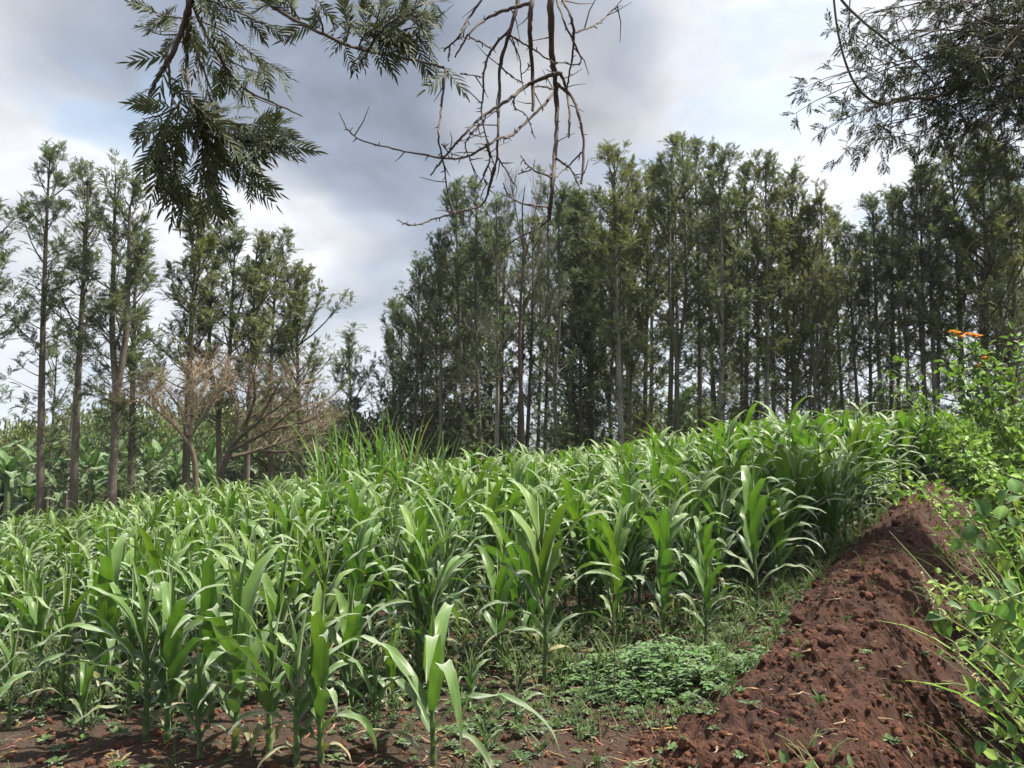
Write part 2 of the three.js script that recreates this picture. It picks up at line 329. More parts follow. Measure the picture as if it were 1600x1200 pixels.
// ---------------------------------------------------------------- maize
// Parts of one plant of unit height: [{name, geometry, material}]
function maizeParts(seed, kind) {
  const r = rng(seed), parts = [], young = kind !== 'tall' && kind !== 'tassel', arch = kind === 'arching', tass = kind === 'tassel';
  const nl = young ? 10 + (r() * 2 | 0) : 13 + (r() * 2 | 0), SH = young ? 0.52 : tass ? 0.86 : 0.66;
  const az0 = r() * 6.28, lean = V((r() - 0.5) * 0.05, 0, (r() - 0.5) * 0.05);
  const stem = (y) => V(lean.x * y * y + 0.006 * Math.sin(y * 9 + seed), y, lean.z * y * y + 0.006 * Math.cos(y * 8 + seed));
  {
    const g = new GB(), pts = [], rad = []; const R = young ? 0.0165 : 0.0125;
    for (let k = 0; k <= 22; k++) { const y = SH * k / 22; pts.push(stem(y)); rad.push(R * (1.1 - 0.72 * k / 22) * (k % 3 === 0 ? 1.14 : 0.98)); }
    g.tube(pts, rad, 7, (t) => mixc([0.13, 0.17, 0.045], [0.085, 0.20, 0.035], Math.min(1, t * 2.5)));
    parts.push(['stalk', g.geo(), M.stalk]);
  }
  for (let i = 0; i < nl; i++) {
    const f = i / (nl - 1), top = f > 0.72, g = new GB();
    const y = SH * (young ? 0.10 + 0.86 * Math.pow(f, 0.9) : 0.14 + 0.84 * f);
    const az = az0 + i * Math.PI + (r() - 0.5) * 0.95 + i * 0.12;
    let len, w, e0, bend, fold, pow = 1.35 + r() * 0.7;
    if (young) {
      len = lerp(0.30, 0.70, Math.sin(Math.min(1, f * 1.25 + 0.12) * 1.57)) * (0.88 + r() * 0.24); w = lerp(0.046, 0.104, Math.sin(Math.min(1, f * 1.3) * 1.57));
      e0 = lerp(0.88, 1.44, f) + (r() - 0.5) * 0.18; bend = lerp(2.4, 1.5, f) + (r() - 0.5) * 0.8; fold = top ? 0.36 : 0.20; pow = lerp(1.4, 2.6, f) + (r() - 0.5) * 0.5;
      if (arch) { len = lerp(0.6, 1.2, Math.sin(Math.min(1, f * 1.25 + 0.12) * 1.57)) * (0.9 + r() * 0.2); e0 = lerp(0.7, 1.22, f); bend = 1.9 + r() * 0.6; pow = 1.3 + 0.3 * r(); }
    } else {
      len = lerp(0.34, 0.66, Math.sin(Math.min(1, f * 1.5 + 0.1) * 1.57)) * (0.88 + r() * 0.24); w = lerp(0.038, 0.088, Math.sin(Math.min(1, f * 1.5) * 1.57));
      e0 = lerp(0.95, 1.45, f) + (r() - 0.5) * 0.18; bend = lerp(2.6, 1.6, f) + (r() - 0.5) * 1.0; fold = top ? 0.30 : 0.18; pow = lerp(1.4, 2.8, f) + (r() - 0.5) * 0.6;
      if (tass) { len *= 0.9; e0 -= 0.1; }
    }
    if (top && !tass) { bend *= r() < 0.35 ? 0.5 : 1.0; }
    if (i >= nl - 2 && !tass) { len = young ? 0.50 : 0.36; bend = 0.12 + r() * 0.25; e0 = 1.47; fold = 0.7; w *= 0.42; }
    w = Math.min(w, len * 0.165);
    const sick = i === 0 ? 0.95 : i === 1 ? 0.6 * r() : i === 2 && r() < 0.3 ? 0.25 : 0;
    const tone = mixc(mixc(BLUEG, GREEN, clamp(0.2 + f)), GREEN2, clamp(f * 0.8 - 0.15 + 0.35 * r()));
    const tipDry = sick > 0.3 ? 0.9 : r() < 0.2 ? 0.5 : 0.12;
    const col = (s, t) => { let c = mixc(tone, YEL, sick * clamp(0.4 + s)); c = mixc(c, mixc(YEL, DRY, 0.6), tipDry * sstep(0.82, 1, s)); return mulc(c, 0.92 + 0.12 * Math.sin(s * 23 + i) * 0.5); };
    blade(g, r, { org: stem(y), az, e0, bend, len, w, seg: 15, pow, fold, wave: top ? 0.16 : 0.30, sway: (r() - 0.5) * (arch ? 0.4 : 0.9), col, twist: (r() - 0.5) * (top ? 0.5 : arch ? 0.8 : 1.8), baseW: 0.36 });
    // the sheath that wraps the stalk below the blade
    const sh = [], sr = []; for (let k = 0; k <= 3; k++) { const yy = y - (SH / nl) * 1.25 * (1 - k / 3); sh.push(stem(Math.max(0.02, yy))); sr.push((young ? 0.019 : 0.0145) * (1.05 - 0.55 * f) * (0.9 + 0.14 * k / 3)); }
    g.tube(sh, sr, 6, mixc(tone, [0.13, 0.23, 0.06], 0.5));
    parts.push(['leaf', g.geo(), M.maize]);
  }
  if (tass) {
    const g = new GB(), tan = [0.50, 0.40, 0.16], pink = [0.46, 0.24, 0.12];
    g.tube([stem(SH), stem(SH + 0.17)], [0.005, 0.002], 4, tan);
    for (let k = 0; k < 13; k++) {
      const a = r() * 6.28, e = 0.65 + r() * 0.85, L = 0.08 + r() * 0.08, o = stem(SH + 0.01 + r() * 0.09), pts = [], rad = [];
      for (let q = 0; q <= 4; q++) { const s = q / 4; pts.push(o.clone().add(V(Math.cos(a) * L * s * Math.cos(e), L * s * Math.sin(e) - 0.03 * s * s * s, Math.sin(a) * L * s * Math.cos(e)))); rad.push(0.0042 * (1 - 0.7 * s)); }
      g.tube(pts, rad, 4, mixc(tan, pink, r() * 0.6));
    }
    parts.push(['tassel', g.geo(), M.tassel]);
  }
  let top = 0; for (const [, g] of parts) { g.computeBoundingBox(); top = Math.max(top, g.boundingBox.max.y); }
  for (const p of parts) p[1].scale(1 / top, 1 / top, 1 / top);
  return parts;
}
const maizeKinds = { young: [], tall: [], tassel: [], arching: [maizeParts(560, 'arching')] };
for (let k = 0; k < 8; k++) maizeKinds.young.push(maizeParts(100 + k * 7, 'young'));
for (let k = 0; k < 9; k++) maizeKinds.tall.push(maizeParts(300 + k * 11, 'tall'));
for (let k = 0; k < 4; k++) maizeKinds.tassel.push(maizeParts(700 + k * 13, 'tassel'));
const maizeProto = new Map();
let tintTurn = 0;
function addMaize(p, label, group) {
  const src = maizeKinds[p.kind][p.v]; let o = maizeProto.get(src);
  if (!o) { o = new THREE.Group(); for (const [n, g, m] of src) part(n, g, m, o); maizeProto.set(src, o); }
  o = o.clone(); const tint = [M.maize, M.maizeWarm, M.maize, M.maizeDeep][tintTurn++ % 4]; for (const c of o.children) if (c.material === M.maize) c.material = tint;
  o.name = numbered('maize_plant'); scene.add(o); o.position.set(p.x, surfH(p.x, p.z) - 0.01, p.z); o.rotation.set((p.tx ?? 0), p.rot, (p.tz ?? 0)); o.scale.setScalar(p.h);
  return tag(o, label, 'maize plant', group);
}
const crop = [];   // every maize plant: {x, z, h, kind, v, rot}
{
  const r = rng(42);
  // plants one can single out, by the pixel of the foot and of the topmost leaf
  const heroes = [
    [675, 1197, 935, 'arching', 0, 0.15, 'bright green maize plant with wide arching leaves, nearest in the bottom centre'],
    [500, 1192, 915, 'young', 1, 2.0, 'nearest two-stalked maize plant left of the wide arching one'],
    [462, 1196, 925, 'young', 2, 1.1, 'slim maize plant just left of the nearest two-stalked plant'],
    [585, 1176, 1015, 'young', 3, 0.2, 'short maize seedling between the two nearest large maize plants'],
    [757, 1200, 1105, 'young', 4, 1.5, 'smallest maize shoot at the bottom, right of the wide arching plant'],
    [853, 1067, 758, 'tall', 0, 0.5, 'tall dark green maize plant standing left of the weed patch'],
    [735, 1105, 1000, 'young', 5, 2.6, 'half-grown maize plant in the shade behind the wide arching plant'],
    [262, 1158, 885, 'young', 6, 0.8, 'upright maize plant with folded top leaves in the left front row'],
    [367, 1171, 858, 'young', 7, 1.9, 'broad-leaved maize plant with one yellow lower leaf in the left front row'],
    [420, 1183, 905, 'young', 0, 3.3, 'leaning maize plant between the broad-leaved and the slim front plants'],
    [230, 1158, 868, 'young', 2, 4.1, 'narrow maize plant touching the left side of the upright one'],
    [200, 1108, 890, 'young', 3, 0.3, 'maize plant with curled tips one row behind the left front row'],
    [160, 1096, 832, 'young', 1, 5.2, 'tallest maize plant at the left edge of the bare shaded soil'],
    [96, 1096, 885, 'young', 5, 2.2, 'light green bushy maize plant at the far left above the bare soil'],
    [66, 1078, 890, 'young', 4, 4.0, 'thin maize plant beside the light green bushy one'],
    [-28, 1075, 905, 'young', 7, 0.1, 'maize plant cut by the left frame edge, long leaves reaching in'],
    [-35, 1215, 1010, 'young', 0, 0.4, 'maize plant at the bottom left corner, only its leaf tips in view'],
    [960, 1000, 800, 'tall', 1, 0.2, 'maize plant with a hooked leaf behind the weed patch, left one'],
    [1038, 1003, 770, 'tall', 2, 1.4, 'maize plant growing straight out of the top of the weed patch'],
    [1104, 1007, 850, 'young', 6, 0.7, 'short maize plant with a yellow-green stem right of the weed patch'],
    [1182, 953, 725, 'tall', 3, 0.1, 'lone maize plant nearest the red soil ridge with spreading leaves'],
    [1304, 862, 735, 'tall', 4, 2.1, 'maize plant at the left foot of the soil ridge halfway back'],
    [700, 1010, 765, 'tall', 5, 1.2, 'glossy tall maize plant left of the dark green tall one'],
    [560, 1030, 800, 'tall', 6, 2.9, 'maize plant with paired upright leaves behind the short seedling'],
    [548, 1120, 900, 'young', 6, 3.9, 'maize plant squeezed between the two-stalked and the short seedling, one row back'],
    [612, 1105, 965, 'young', 3, 5.0, 'small maize plant right behind the short seedling'],
    [780, 1040, 850, 'young', 1, 2.3, 'maize plant with drooping leaves between the glossy and the dark green tall plants'],
    [332, 1125, 850, 'young', 4, 3.0, 'maize plant between the upright and the broad-leaved front plants, one row back'],
    [435, 1095, 835, 'young', 6, 1.6, 'full leafy maize plant behind the leaning front plant'],
    [505, 1062, 812, 'tall', 7, 0.9, 'taller maize plant two rows behind the nearest two-stalked one'],
    [805, 1140, 1030, 'young', 2, 0.6, 'small maize shoot on open soil right of the wide arching plant'],
    [310, 1185, 1010, 'young', 5, 4.4, 'low young maize plant at the foot of the left front row'],
    [130, 1150, 1015, 'young', 3, 2.8, 'low young maize plant alone on the dark soil at bottom left'],
    [640, 1020, 880, 'young', 5, 1.7, 'low maize plant half hidden behind the wide arching plant'],
  ];
  for (const [bx, by, ty, kind, v, rot, label] of heroes) {
    const p = groundHit(bx, by), d = -p.z; const q = at(bx, ty, d); // same depth
    crop.push({ x: p.x, z: p.z, h: (q.y - p.y) * 1.03, kind, v, rot: rot, label, tx: (r() - 0.5) * 0.08, tz: (r() - 0.5) * 0.08 });
  }
  const H = (x, d) => { const u = x / d; let far = u < -0.325 ? lerp(0.92, 1.2, sstep(-0.62, -0.325, u)) : u < 0 ? lerp(1.2, 1.33, (u + 0.325) / 0.325) : lerp(1.33, 1.88, sstep(0, 0.4, u)); return far * (u < 0 ? lerp(0.80, 1, sstep(4, 9.5, d)) : lerp(lerp(0.80, 0.68, sstep(0, 0.15, u)), 1, sstep(4, lerp(9.5, 16, sstep(0, 0.15, u)), d))); };
  for (let d = 4.05; d < 23; d += 0.52) for (let x = -d * 0.74 - 1; x < d * 0.74 + 2; x += 0.46) {
    const X = x + (r() - 0.5) * 0.3, D = d + (r() - 0.5) * 0.34, t = X - bermX(D), dense = r(), hv = 0.84 + r() * 0.26 + (r() < 0.07 ? 0.14 : 0), kv = r(), v = r(), rot = r() * 6.28, two = r(), tx = (r() - 0.5) * 0.12, tz = (r() - 0.5) * 0.12;
    if (D > fieldBack(X)) continue;
    if (D < 16.6 && t > -0.85) continue;
    if (D >= 16.6 && X > 0.62 * D) continue;
    if (D < 5.1 && (dense > 0.8 || X > -0.9)) continue;
    if (D < 5.7 && X > -0.4) continue; if (D < 6.3 && X > 0.35) continue;          // weed patch and open soil there
    if (D < 7 && t > -1.3 && dense > 0.6) continue;
    if (crop.some((q) => q.label && (q.x - X) ** 2 + (q.z + D) ** 2 < 0.40 ** 2)) continue;
    const back = D > fieldBack(X) - 1.6, tassel = (back && kv < (X < -3 ? 0.6 : 0.22)) || (X < -8 && kv < 0.25), young = D < 6.2 && kv < 0.75 || D < 9 && X < -2 && kv < 0.55;
    const kind = tassel ? 'tassel' : young ? 'young' : 'tall', n = maizeKinds[kind].length;
    crop.push({ x: X, z: -D, h: H(X, D) * hv * (tassel ? 1.05 : 1), kind, v: Math.floor(v * n), rot, tx, tz });
    if (two < 0.5) crop.push({ x: X + 0.10 + 0.1 * (v - 0.5), z: -D + 0.09, h: H(X, D) * (hv - 0.10), kind: kind, v: Math.floor(((v + 0.37) % 1) * n), rot: rot + 2, tx: -tx, tz: -tz });
  }
  const inView = (p) => { const d = -p.z; return Math.abs(p.x) / d < 0.70; };
  const rank = crop.filter((p) => !p.label && inView(p)).sort((a, b) => (b.h / -b.z) - (a.h / -a.z));
  const nInd = 300 - heroes.length; rank.forEach((p, k) => { p.ind = k < nInd; });
  const rest = {};
  for (const p of crop) {
    if (p.label) { addMaize(p, p.label, 'maize plants nearest the camera'); continue; }
    if (p.ind) {
      const d = -p.z, u = p.x / d, row = d < 6 ? 'front' : d < 8.2 ? 'second' : 'middle';
      const side = u < -0.3 ? 'left' : u < 0.05 ? 'centre' : 'right';
      const words = { front: 'knee-high green maize plant close behind the nearest row', second: 'waist-high maize plant in the crowded rows behind the front', middle: 'chest-high green maize plant in the dense middle rows' }[row];
      const where = { left: ', left part of the field', centre: ', centre of the field', right: ', right part of the field' }[side];
      addMaize(p, words + where, row + ' maize plants, ' + side + ' part of the field');
      continue;
    }
    (rest[p.kind + '|' + p.v] ??= []).push(p);
  }
  const far = new THREE.Group(); far.name = 'maize_crop'; scene.add(far);
  tag(far, 'dense far rows of maize reaching back to the trees', 'maize crop', null, 'stuff');
  const m4 = new THREE.Matrix4(), q = new THREE.Quaternion(), e = new THREE.Euler(), s = V(1, 1, 1); let total = 0;
  for (const key in rest) {
    const [kind, v] = key.split('|'), list = rest[key]; total += list.length;
    for (const mat of [M.maize, M.stalk, M.tassel]) {
      const g = new GB();
      for (const [, geo, mm] of maizeKinds[kind][+v]) if (mm === mat) g.add({ p: geo.attributes.position.array, c: geo.attributes.color.array, u: geo.attributes.uv.array, i: geo.index.array }, new THREE.Matrix4());
      if (!g.n) continue;
      const im = new THREE.InstancedMesh(g.geo(), mat, list.length); im.name = mat === M.maize ? 'leaves' : mat === M.stalk ? 'stalks' : 'tassels'; im.castShadow = im.receiveShadow = true;
      list.forEach((p, k) => { s.setScalar(p.h); im.setMatrixAt(k, m4.compose(V(p.x, surfH(p.x, p.z) - 0.01, p.z), q.setFromEuler(e.set(p.tx ?? 0, p.rot, p.tz ?? 0)), s)); const t = 0.86 + 0.3 * ((k * 0.618) % 1); im.setColorAt(k, new THREE.Color().setRGB(t * (0.95 + 0.25 * ((k * 0.377) % 1)), t, t)); });
      tag(im, null, null, null, 'stuff'); far.add(im);
    }
  }
  console.log('maize', crop.length, 'rest', total);
}
// ---------------------------------------------------------------- silver oak foliage
const OAK = [0.070, 0.098, 0.030], OAKLIGHT = [0.15, 0.18, 0.05], OAKGREY = [0.17, 0.185, 0.14];
// Feather leaf along +x, its upper side +y. 'fine' gives lance-shaped lobes with a crease for leaves seen close by.
function frondShape(seed, o) {
  const r = rng(seed), g = new GB(), { pairs, fine, len = 1, lobe = 0.36, width = 0.075, droop = 0.25, spread = 0.85 } = o;
  const mid = (s) => V(len * s * (1 - 0.10 * droop * s), -droop * len * s * s * 0.5 + 0.02, 0);
  const pts = [], rad = []; for (let k = 0; k <= 5; k++) { pts.push(mid(k / 5)); rad.push((fine ? 0.012 : 0.016) * (1.1 - k / 5)); }
  g.tube(pts, rad, 3, mulc(OAK, 1.2));
  const one = (s, sgn, L, ang) => {
    const b = mid(s), up = (r() - 0.3) * 0.5 - 0.1, d = V(Math.cos(ang), up * 0.6, Math.sin(ang) * sgn).normalize(), wv = width * (0.75 + 0.5 * r());
    const sd = V(0, 0, 0).crossVectors(d, V(0.1 * r(), 1, 0.3 * (r() - 0.5))).normalize(), nm = V(0, 0, 0).crossVectors(sd, d);
    const c = mixc(OAK, r() < 0.25 ? OAKGREY : OAKLIGHT, r() * 0.7);
    if (!fine) {
      const m = b.clone().addScaledVector(d, L * 0.45), t = b.clone().addScaledVector(d, L); t.y -= L * 0.18;
      const a0 = g.v(b.x, b.y, b.z, c), a1 = g.v(m.x + sd.x * wv, m.y + sd.y * wv + wv * 0.2, m.z + sd.z * wv, c), a2 = g.v(t.x, t.y, t.z, c), a3 = g.v(m.x - sd.x * wv, m.y - sd.y * wv + wv * 0.2, m.z - sd.z * wv, c);
      g.quad(a0, a1, a2, a3); return;
    }
    const P = [], hw = [], S = [], N = [], lf = [];
    for (let k = 0; k <= 5; k++) { const q = k / 5; P.push(b.clone().addScaledVector(d, L * q).addScaledVector(V(0, -1, 0), L * 0.22 * q * q)); hw.push(Math.max(0.002, wv * Math.pow(Math.sin(Math.PI * Math.min(0.985, 0.1 + q * 0.9)), 0.8) * (1 - 0.35 * q))); S.push(sd); N.push(nm); lf.push(hw[k] * 0.45); }
    g.ribbon(P, hw, S, N, lf, (q, t) => mulc(c, Math.abs(t) < 0.3 ? 1.25 : 1), 2);
  };
  for (let k = 0; k < pairs; k++) {
    const s = 0.16 + 0.80 * k / pairs, L = lobe * len * Math.sin(0.55 + 2.1 * (k / pairs)) * (0.85 + 0.3 * r());
    for (const sg of [-1, 1]) if (r() < 0.97) one(s + (r() - 0.5) * 0.03, sg, L, spread * (1.05 - 0.5 * s) + (r() - 0.5) * 0.22);
  }
  one(1.0, 1, lobe * len * 0.8, 0.05);
  return g;
}
const farFronds = [0, 1, 2].map((k) => frondShape(40 + k, { pairs: 5, lobe: 0.46, width: 0.062, droop: 0.5 }));
const midFronds = [0, 1, 2, 3].map((k) => frondShape(60 + k, { pairs: 7, lobe: 0.42, width: 0.042, droop: 0.5 }));

function trunkTone(r, pale) { return (t) => { const k = 0.75 + 0.45 * r(); return mixc(pale ? [0.34, 0.32, 0.285] : [0.215, 0.18, 0.15], [0.17, 0.155, 0.13], t * 0.8).map((q) => q * k); }; }
// One silver oak of height H: {trunk, branches, crown}
function oakParts(seed, o) {
  const r = rng(seed), { H, R, start = 0.3, nb = 60, r0 = 0.13, pale = false, leanX = 0, fork = 0, fs = 0.185, fill = 1, low = 0, bow = 0.12 } = o;
  const tr = new GB(), br = new GB(), cr = new GB(); const ph = r() * 6.28, tc = trunkTone(r, pale);
  const axis = (t, k = 0) => V(leanX * t * H + bow * Math.sin(t * 3.3 + ph) + (k ? k * 0.5 * sstep(0.35, 0.6, t) : 0), H * t, bow * Math.cos(t * 2.7 + ph) * 0.8);
  const stems = fork ? [-fork, fork] : [0];
  stems.forEach((k, si) => {
    const pts = [], rad = []; const T0 = si ? 0.35 : 0, T1 = si ? 0.9 : 0.985;
    for (let q = 0; q <= 16; q++) { const t = lerp(T0, T1, q / 16); pts.push(axis(t, k)); rad.push((r0 * (fork ? 0.85 : 1)) * Math.pow(1 - t, 0.75) * (q === 0 ? 1.25 : 1) + 0.012); }
    tr.tube(pts, rad, 9, tc, 2);
  });
  const nodes = [];
  const spray = (p, d, n, size) => {
    for (let k = 0; k < n; k++) {
      const dir = d.clone().multiplyScalar(0.7).add(randDir(r).multiplyScalar(0.95)).add(V(0, 0.4, 0)).normalize();
      const up = V(0, 1, 0).addScaledVector(randDir(r), 0.5), sc = size * (0.7 + 0.6 * r()), b = 0.65 + 0.6 * r() + 0.8 * r() * r() * r();
      cr.add(farFronds[r() * 3 | 0], frame(p.clone().addScaledVector(randDir(r), 0.06), dir, up, sc), [b * (0.92 + 0.2 * r()), b, b * (0.85 + 0.3 * r())]);
    }
  };
  for (let k = 0; k < nb; k++) {
    const t = start + (1 - start) * Math.pow((k + r()) / nb, 0.92), u = (t - start) / (1 - start), st = stems[r() * stems.length | 0];
    const base = axis(Math.min(t, st > 0 && fork ? 0.9 : 0.98), st), az = r() * 6.28;
    const prof = Math.min(1, 0.4 + u * 1.5) * Math.pow(1 - u * 0.93, 0.5) * (0.75 + 0.5 * noise(t * 9 + seed, az, seed * 0.37) + (r() < 0.12 ? 0.45 : 0));
    const L = (R * prof * (0.5 + 0.7 * r()) + 0.22) * 1.15, e0 = lerp(0.35, 1.05, u) + (r() - 0.5) * 0.55;
    const pts = [], rad = []; let p = base.clone();
    for (let q = 0; q <= 4; q++) { const e = e0 + 0.5 * q / 4; pts.push(p.clone()); rad.push((0.007 + 0.014 * L) * (1 - 0.8 * q / 4)); p.add(V(Math.cos(az) * Math.cos(e), Math.sin(e), Math.sin(az) * Math.cos(e)).multiplyScalar(L / 4)); }
    br.tube(pts, rad, 4, mulc([0.075, 0.065, 0.05], 0.7 + 0.6 * r()));
    if (r() > fill) continue;
    const curve = (s) => { const f = Math.min(3.999, s * 4), q = f | 0; return pts[q].clone().lerp(pts[q + 1], f - q); };
    const d = pts[4].clone().sub(pts[2]).normalize();
    for (let s = 0.34; s <= 1.001; s += Math.min(0.5, 0.135 / L)) { const p2 = curve(s); if (r() < 0.42 + 0.55 * s) spray(p2, d, 3 + (s > 0.7 ? 3 : 0), fs); nodes.push(p2); }
    if (L > 0.7) for (let m = 0; m < 2; m++) {       // side twigs
      const s0 = 0.4 + 0.4 * r(), b = curve(s0), td = d.clone().add(randDir(r).multiplyScalar(0.9)).normalize(), tl = L * 0.35, e = b.clone().addScaledVector(td, tl);
      br.tube([b, e], [0.009, 0.003], 3, [0.07, 0.06, 0.045]); spray(b.clone().lerp(e, 0.6), td, 3, fs); spray(e, td, 4, fs);
    }
  }
  spray(axis(0.985), V(0, 1, 0), 7, fs * 0.9);
  if (low) for (let k = 0; k < low; k++) {              // tufts sprouting straight from the trunk
    const t = 0.10 + (start - 0.1) * r(), b = axis(t), az = r() * 6.28, d = V(Math.cos(az), 0.5, Math.sin(az)).normalize(), e = b.clone().addScaledVector(d, 0.25 + 0.6 * r());
    br.tube([b, e], [0.012, 0.004], 3, [0.07, 0.06, 0.045]); spray(b.clone().lerp(e, 0.6), d, 3, fs); spray(e, d, 5, fs);
  }
  return { trunk: tr.geo(), branches: br.geo(), crown: cr.geo(), H };
}
function oakTree(parts, name, label, pos, H, group, rot = 0, mat = M.frond, wide = 1) {
  const t = thing(name, label, 'tree', pos, group); t.rotation.y = rot; const s = H / parts.H; t.scale.set(s * wide, s, s * wide);
  part('trunk', parts.trunk, M.bark, t); part('branches', parts.branches, M.twig, t); tag(part('crown', parts.crown, mat, t), null, null, null, 'stuff');
  return t;
}
const V8 = [];
for (let k = 0; k < 8; k++) V8.push(oakParts(1000 + k * 17, { H: 10, R: [1.65, 1.35, 1.85, 1.5, 1.6, 1.3, 1.9, 1.55][k], start: [0.26, 0.38, 0.18, 0.36, 0.24, 0.42, 0.22, 0.3][k], nb: [74, 62, 82, 60, 72, 54, 84, 66][k], r0: 0.082, pale: k % 3 === 1, fork: k === 3 || k === 6 ? 0.5 : 0, low: k === 1 ? 10 : 34, leanX: [0, 0.015, -0.01, 0.02, 0, -0.015, 0, 0.01][k] }));
const thinOaks = [0, 1, 2].map((k) => oakParts(1500 + k * 23, { H: 10, R: 1.1, start: 0.30, nb: 44, r0: 0.075, pale: k === 0, low: 18, fill: 0.9 }));
const mats = [M.frond, M.frondWarm, M.frondCool];
// height that puts the tip of a tree standing at depth d on pixel row ty
function treeAt(px, d, ty) { const foot = at(px, 700, d); foot.y = groundH(foot.x, foot.z) - 0.05; const top = at(px, ty, d); return [foot, top.y - foot.y]; }

// ---- the loose group on the left, each tree by its own shape
{
  const own = (seed, o, px, d, ty, label, rot, mat) => { const [foot, H] = treeAt(px, d, ty); return oakTree(oakParts(seed, { ...o, H }), 'silver_oak', label, foot, H, 'tall trees on the left side', rot, mat); };
  own(21, { R: 1.03, start: 0.42, nb: 58, r0: 0.094, low: 26, leanX: 0.003, bow: 0.07 }, 63, 19, 232, 'straight slim tree furthest left with its whole trunk in view and a tuft halfway up', 0, M.frondCool);
  own(22, { R: 0.92, start: 0.46, nb: 50, r0: 0.094, low: 10, leanX: -0.003, bow: 0.06 }, 122, 18.5, 268, 'slim tree with a bare pale lower trunk, second trunk from the left', 1, M.frond);
  own(23, { R: 1.08, start: 0.30, nb: 70, r0: 0.115, low: 8, leanX: 0.012, bow: 0.05, fork: 0.35 }, 174, 18, 256, 'tall fork-topped tree with a leaning brown trunk left of the leafless trees', 0, M.frond);
  own(24, { R: 1.03, start: 0.22, nb: 64, r0: 0.094, low: 22, leanX: 0.01, bow: 0.05 }, 203, 20, 372, 'bushy tree with sprouts down its dark trunk, right behind the leaning brown trunk', 0, M.frondCool);
  own(25, { R: 1.57, start: 0.33, nb: 78, r0: 0.108, low: 3, leanX: 0.007, bow: 0.1 }, 296, 21, 335, 'broad-crowned tree rising over the left leafless tree', 0, M.frondWarm);
  own(26, { R: 1.46, start: 0.30, nb: 72, r0: 0.094, low: 3, fork: 0.6 }, 346, 22, 352, 'double-stemmed tree behind the gap between the leafless trees', 0, M.frond);
  own(27, { R: 1.30, start: 0.32, nb: 64, r0: 0.086, low: 2 }, 392, 22.5, 385, 'narrow-topped tree over the middle of the leafless trees', 2, M.frondWarm);
  own(28, { R: 1.7, start: 0.25, nb: 64, r0: 0.086, low: 3 }, 428, 24, 382, 'ragged tree with two tips beside the narrow-topped tree', 1, M.frond);
  own(29, { R: 2.7, start: 0.12, nb: 90, r0: 0.094, low: 6 }, 468, 25, 450, 'wide round-headed tree above the right leafless tree', 1, M.frondWarm);
  own(30, { R: 1.5, start: 0.10, nb: 62, r0: 0.079, low: 6 }, 541, 28, 532, 'lowest tree at the right end of the left group, beside the sky gap', 1, M.frondCool);
  own(31, { R: 1.30, start: 0.4, nb: 50, r0: 0.086, low: 14 }, -28, 20, 318, 'tree cut by the left frame edge, only branch ends showing', 1, M.frondCool);
  own(33, { R: 0.81, start: 0.15, nb: 26, r0: 0.043, low: 3 }, 112, 27, 560, 'young thin tree between the second and third trunks, low behind the bananas', 1, M.frondCool);
  own(34, { R: 0.97, start: 0.12, nb: 30, r0: 0.043, low: 3 }, 78, 26, 520, 'young thin tree close behind the furthest left trunk', 2, M.frond);
}
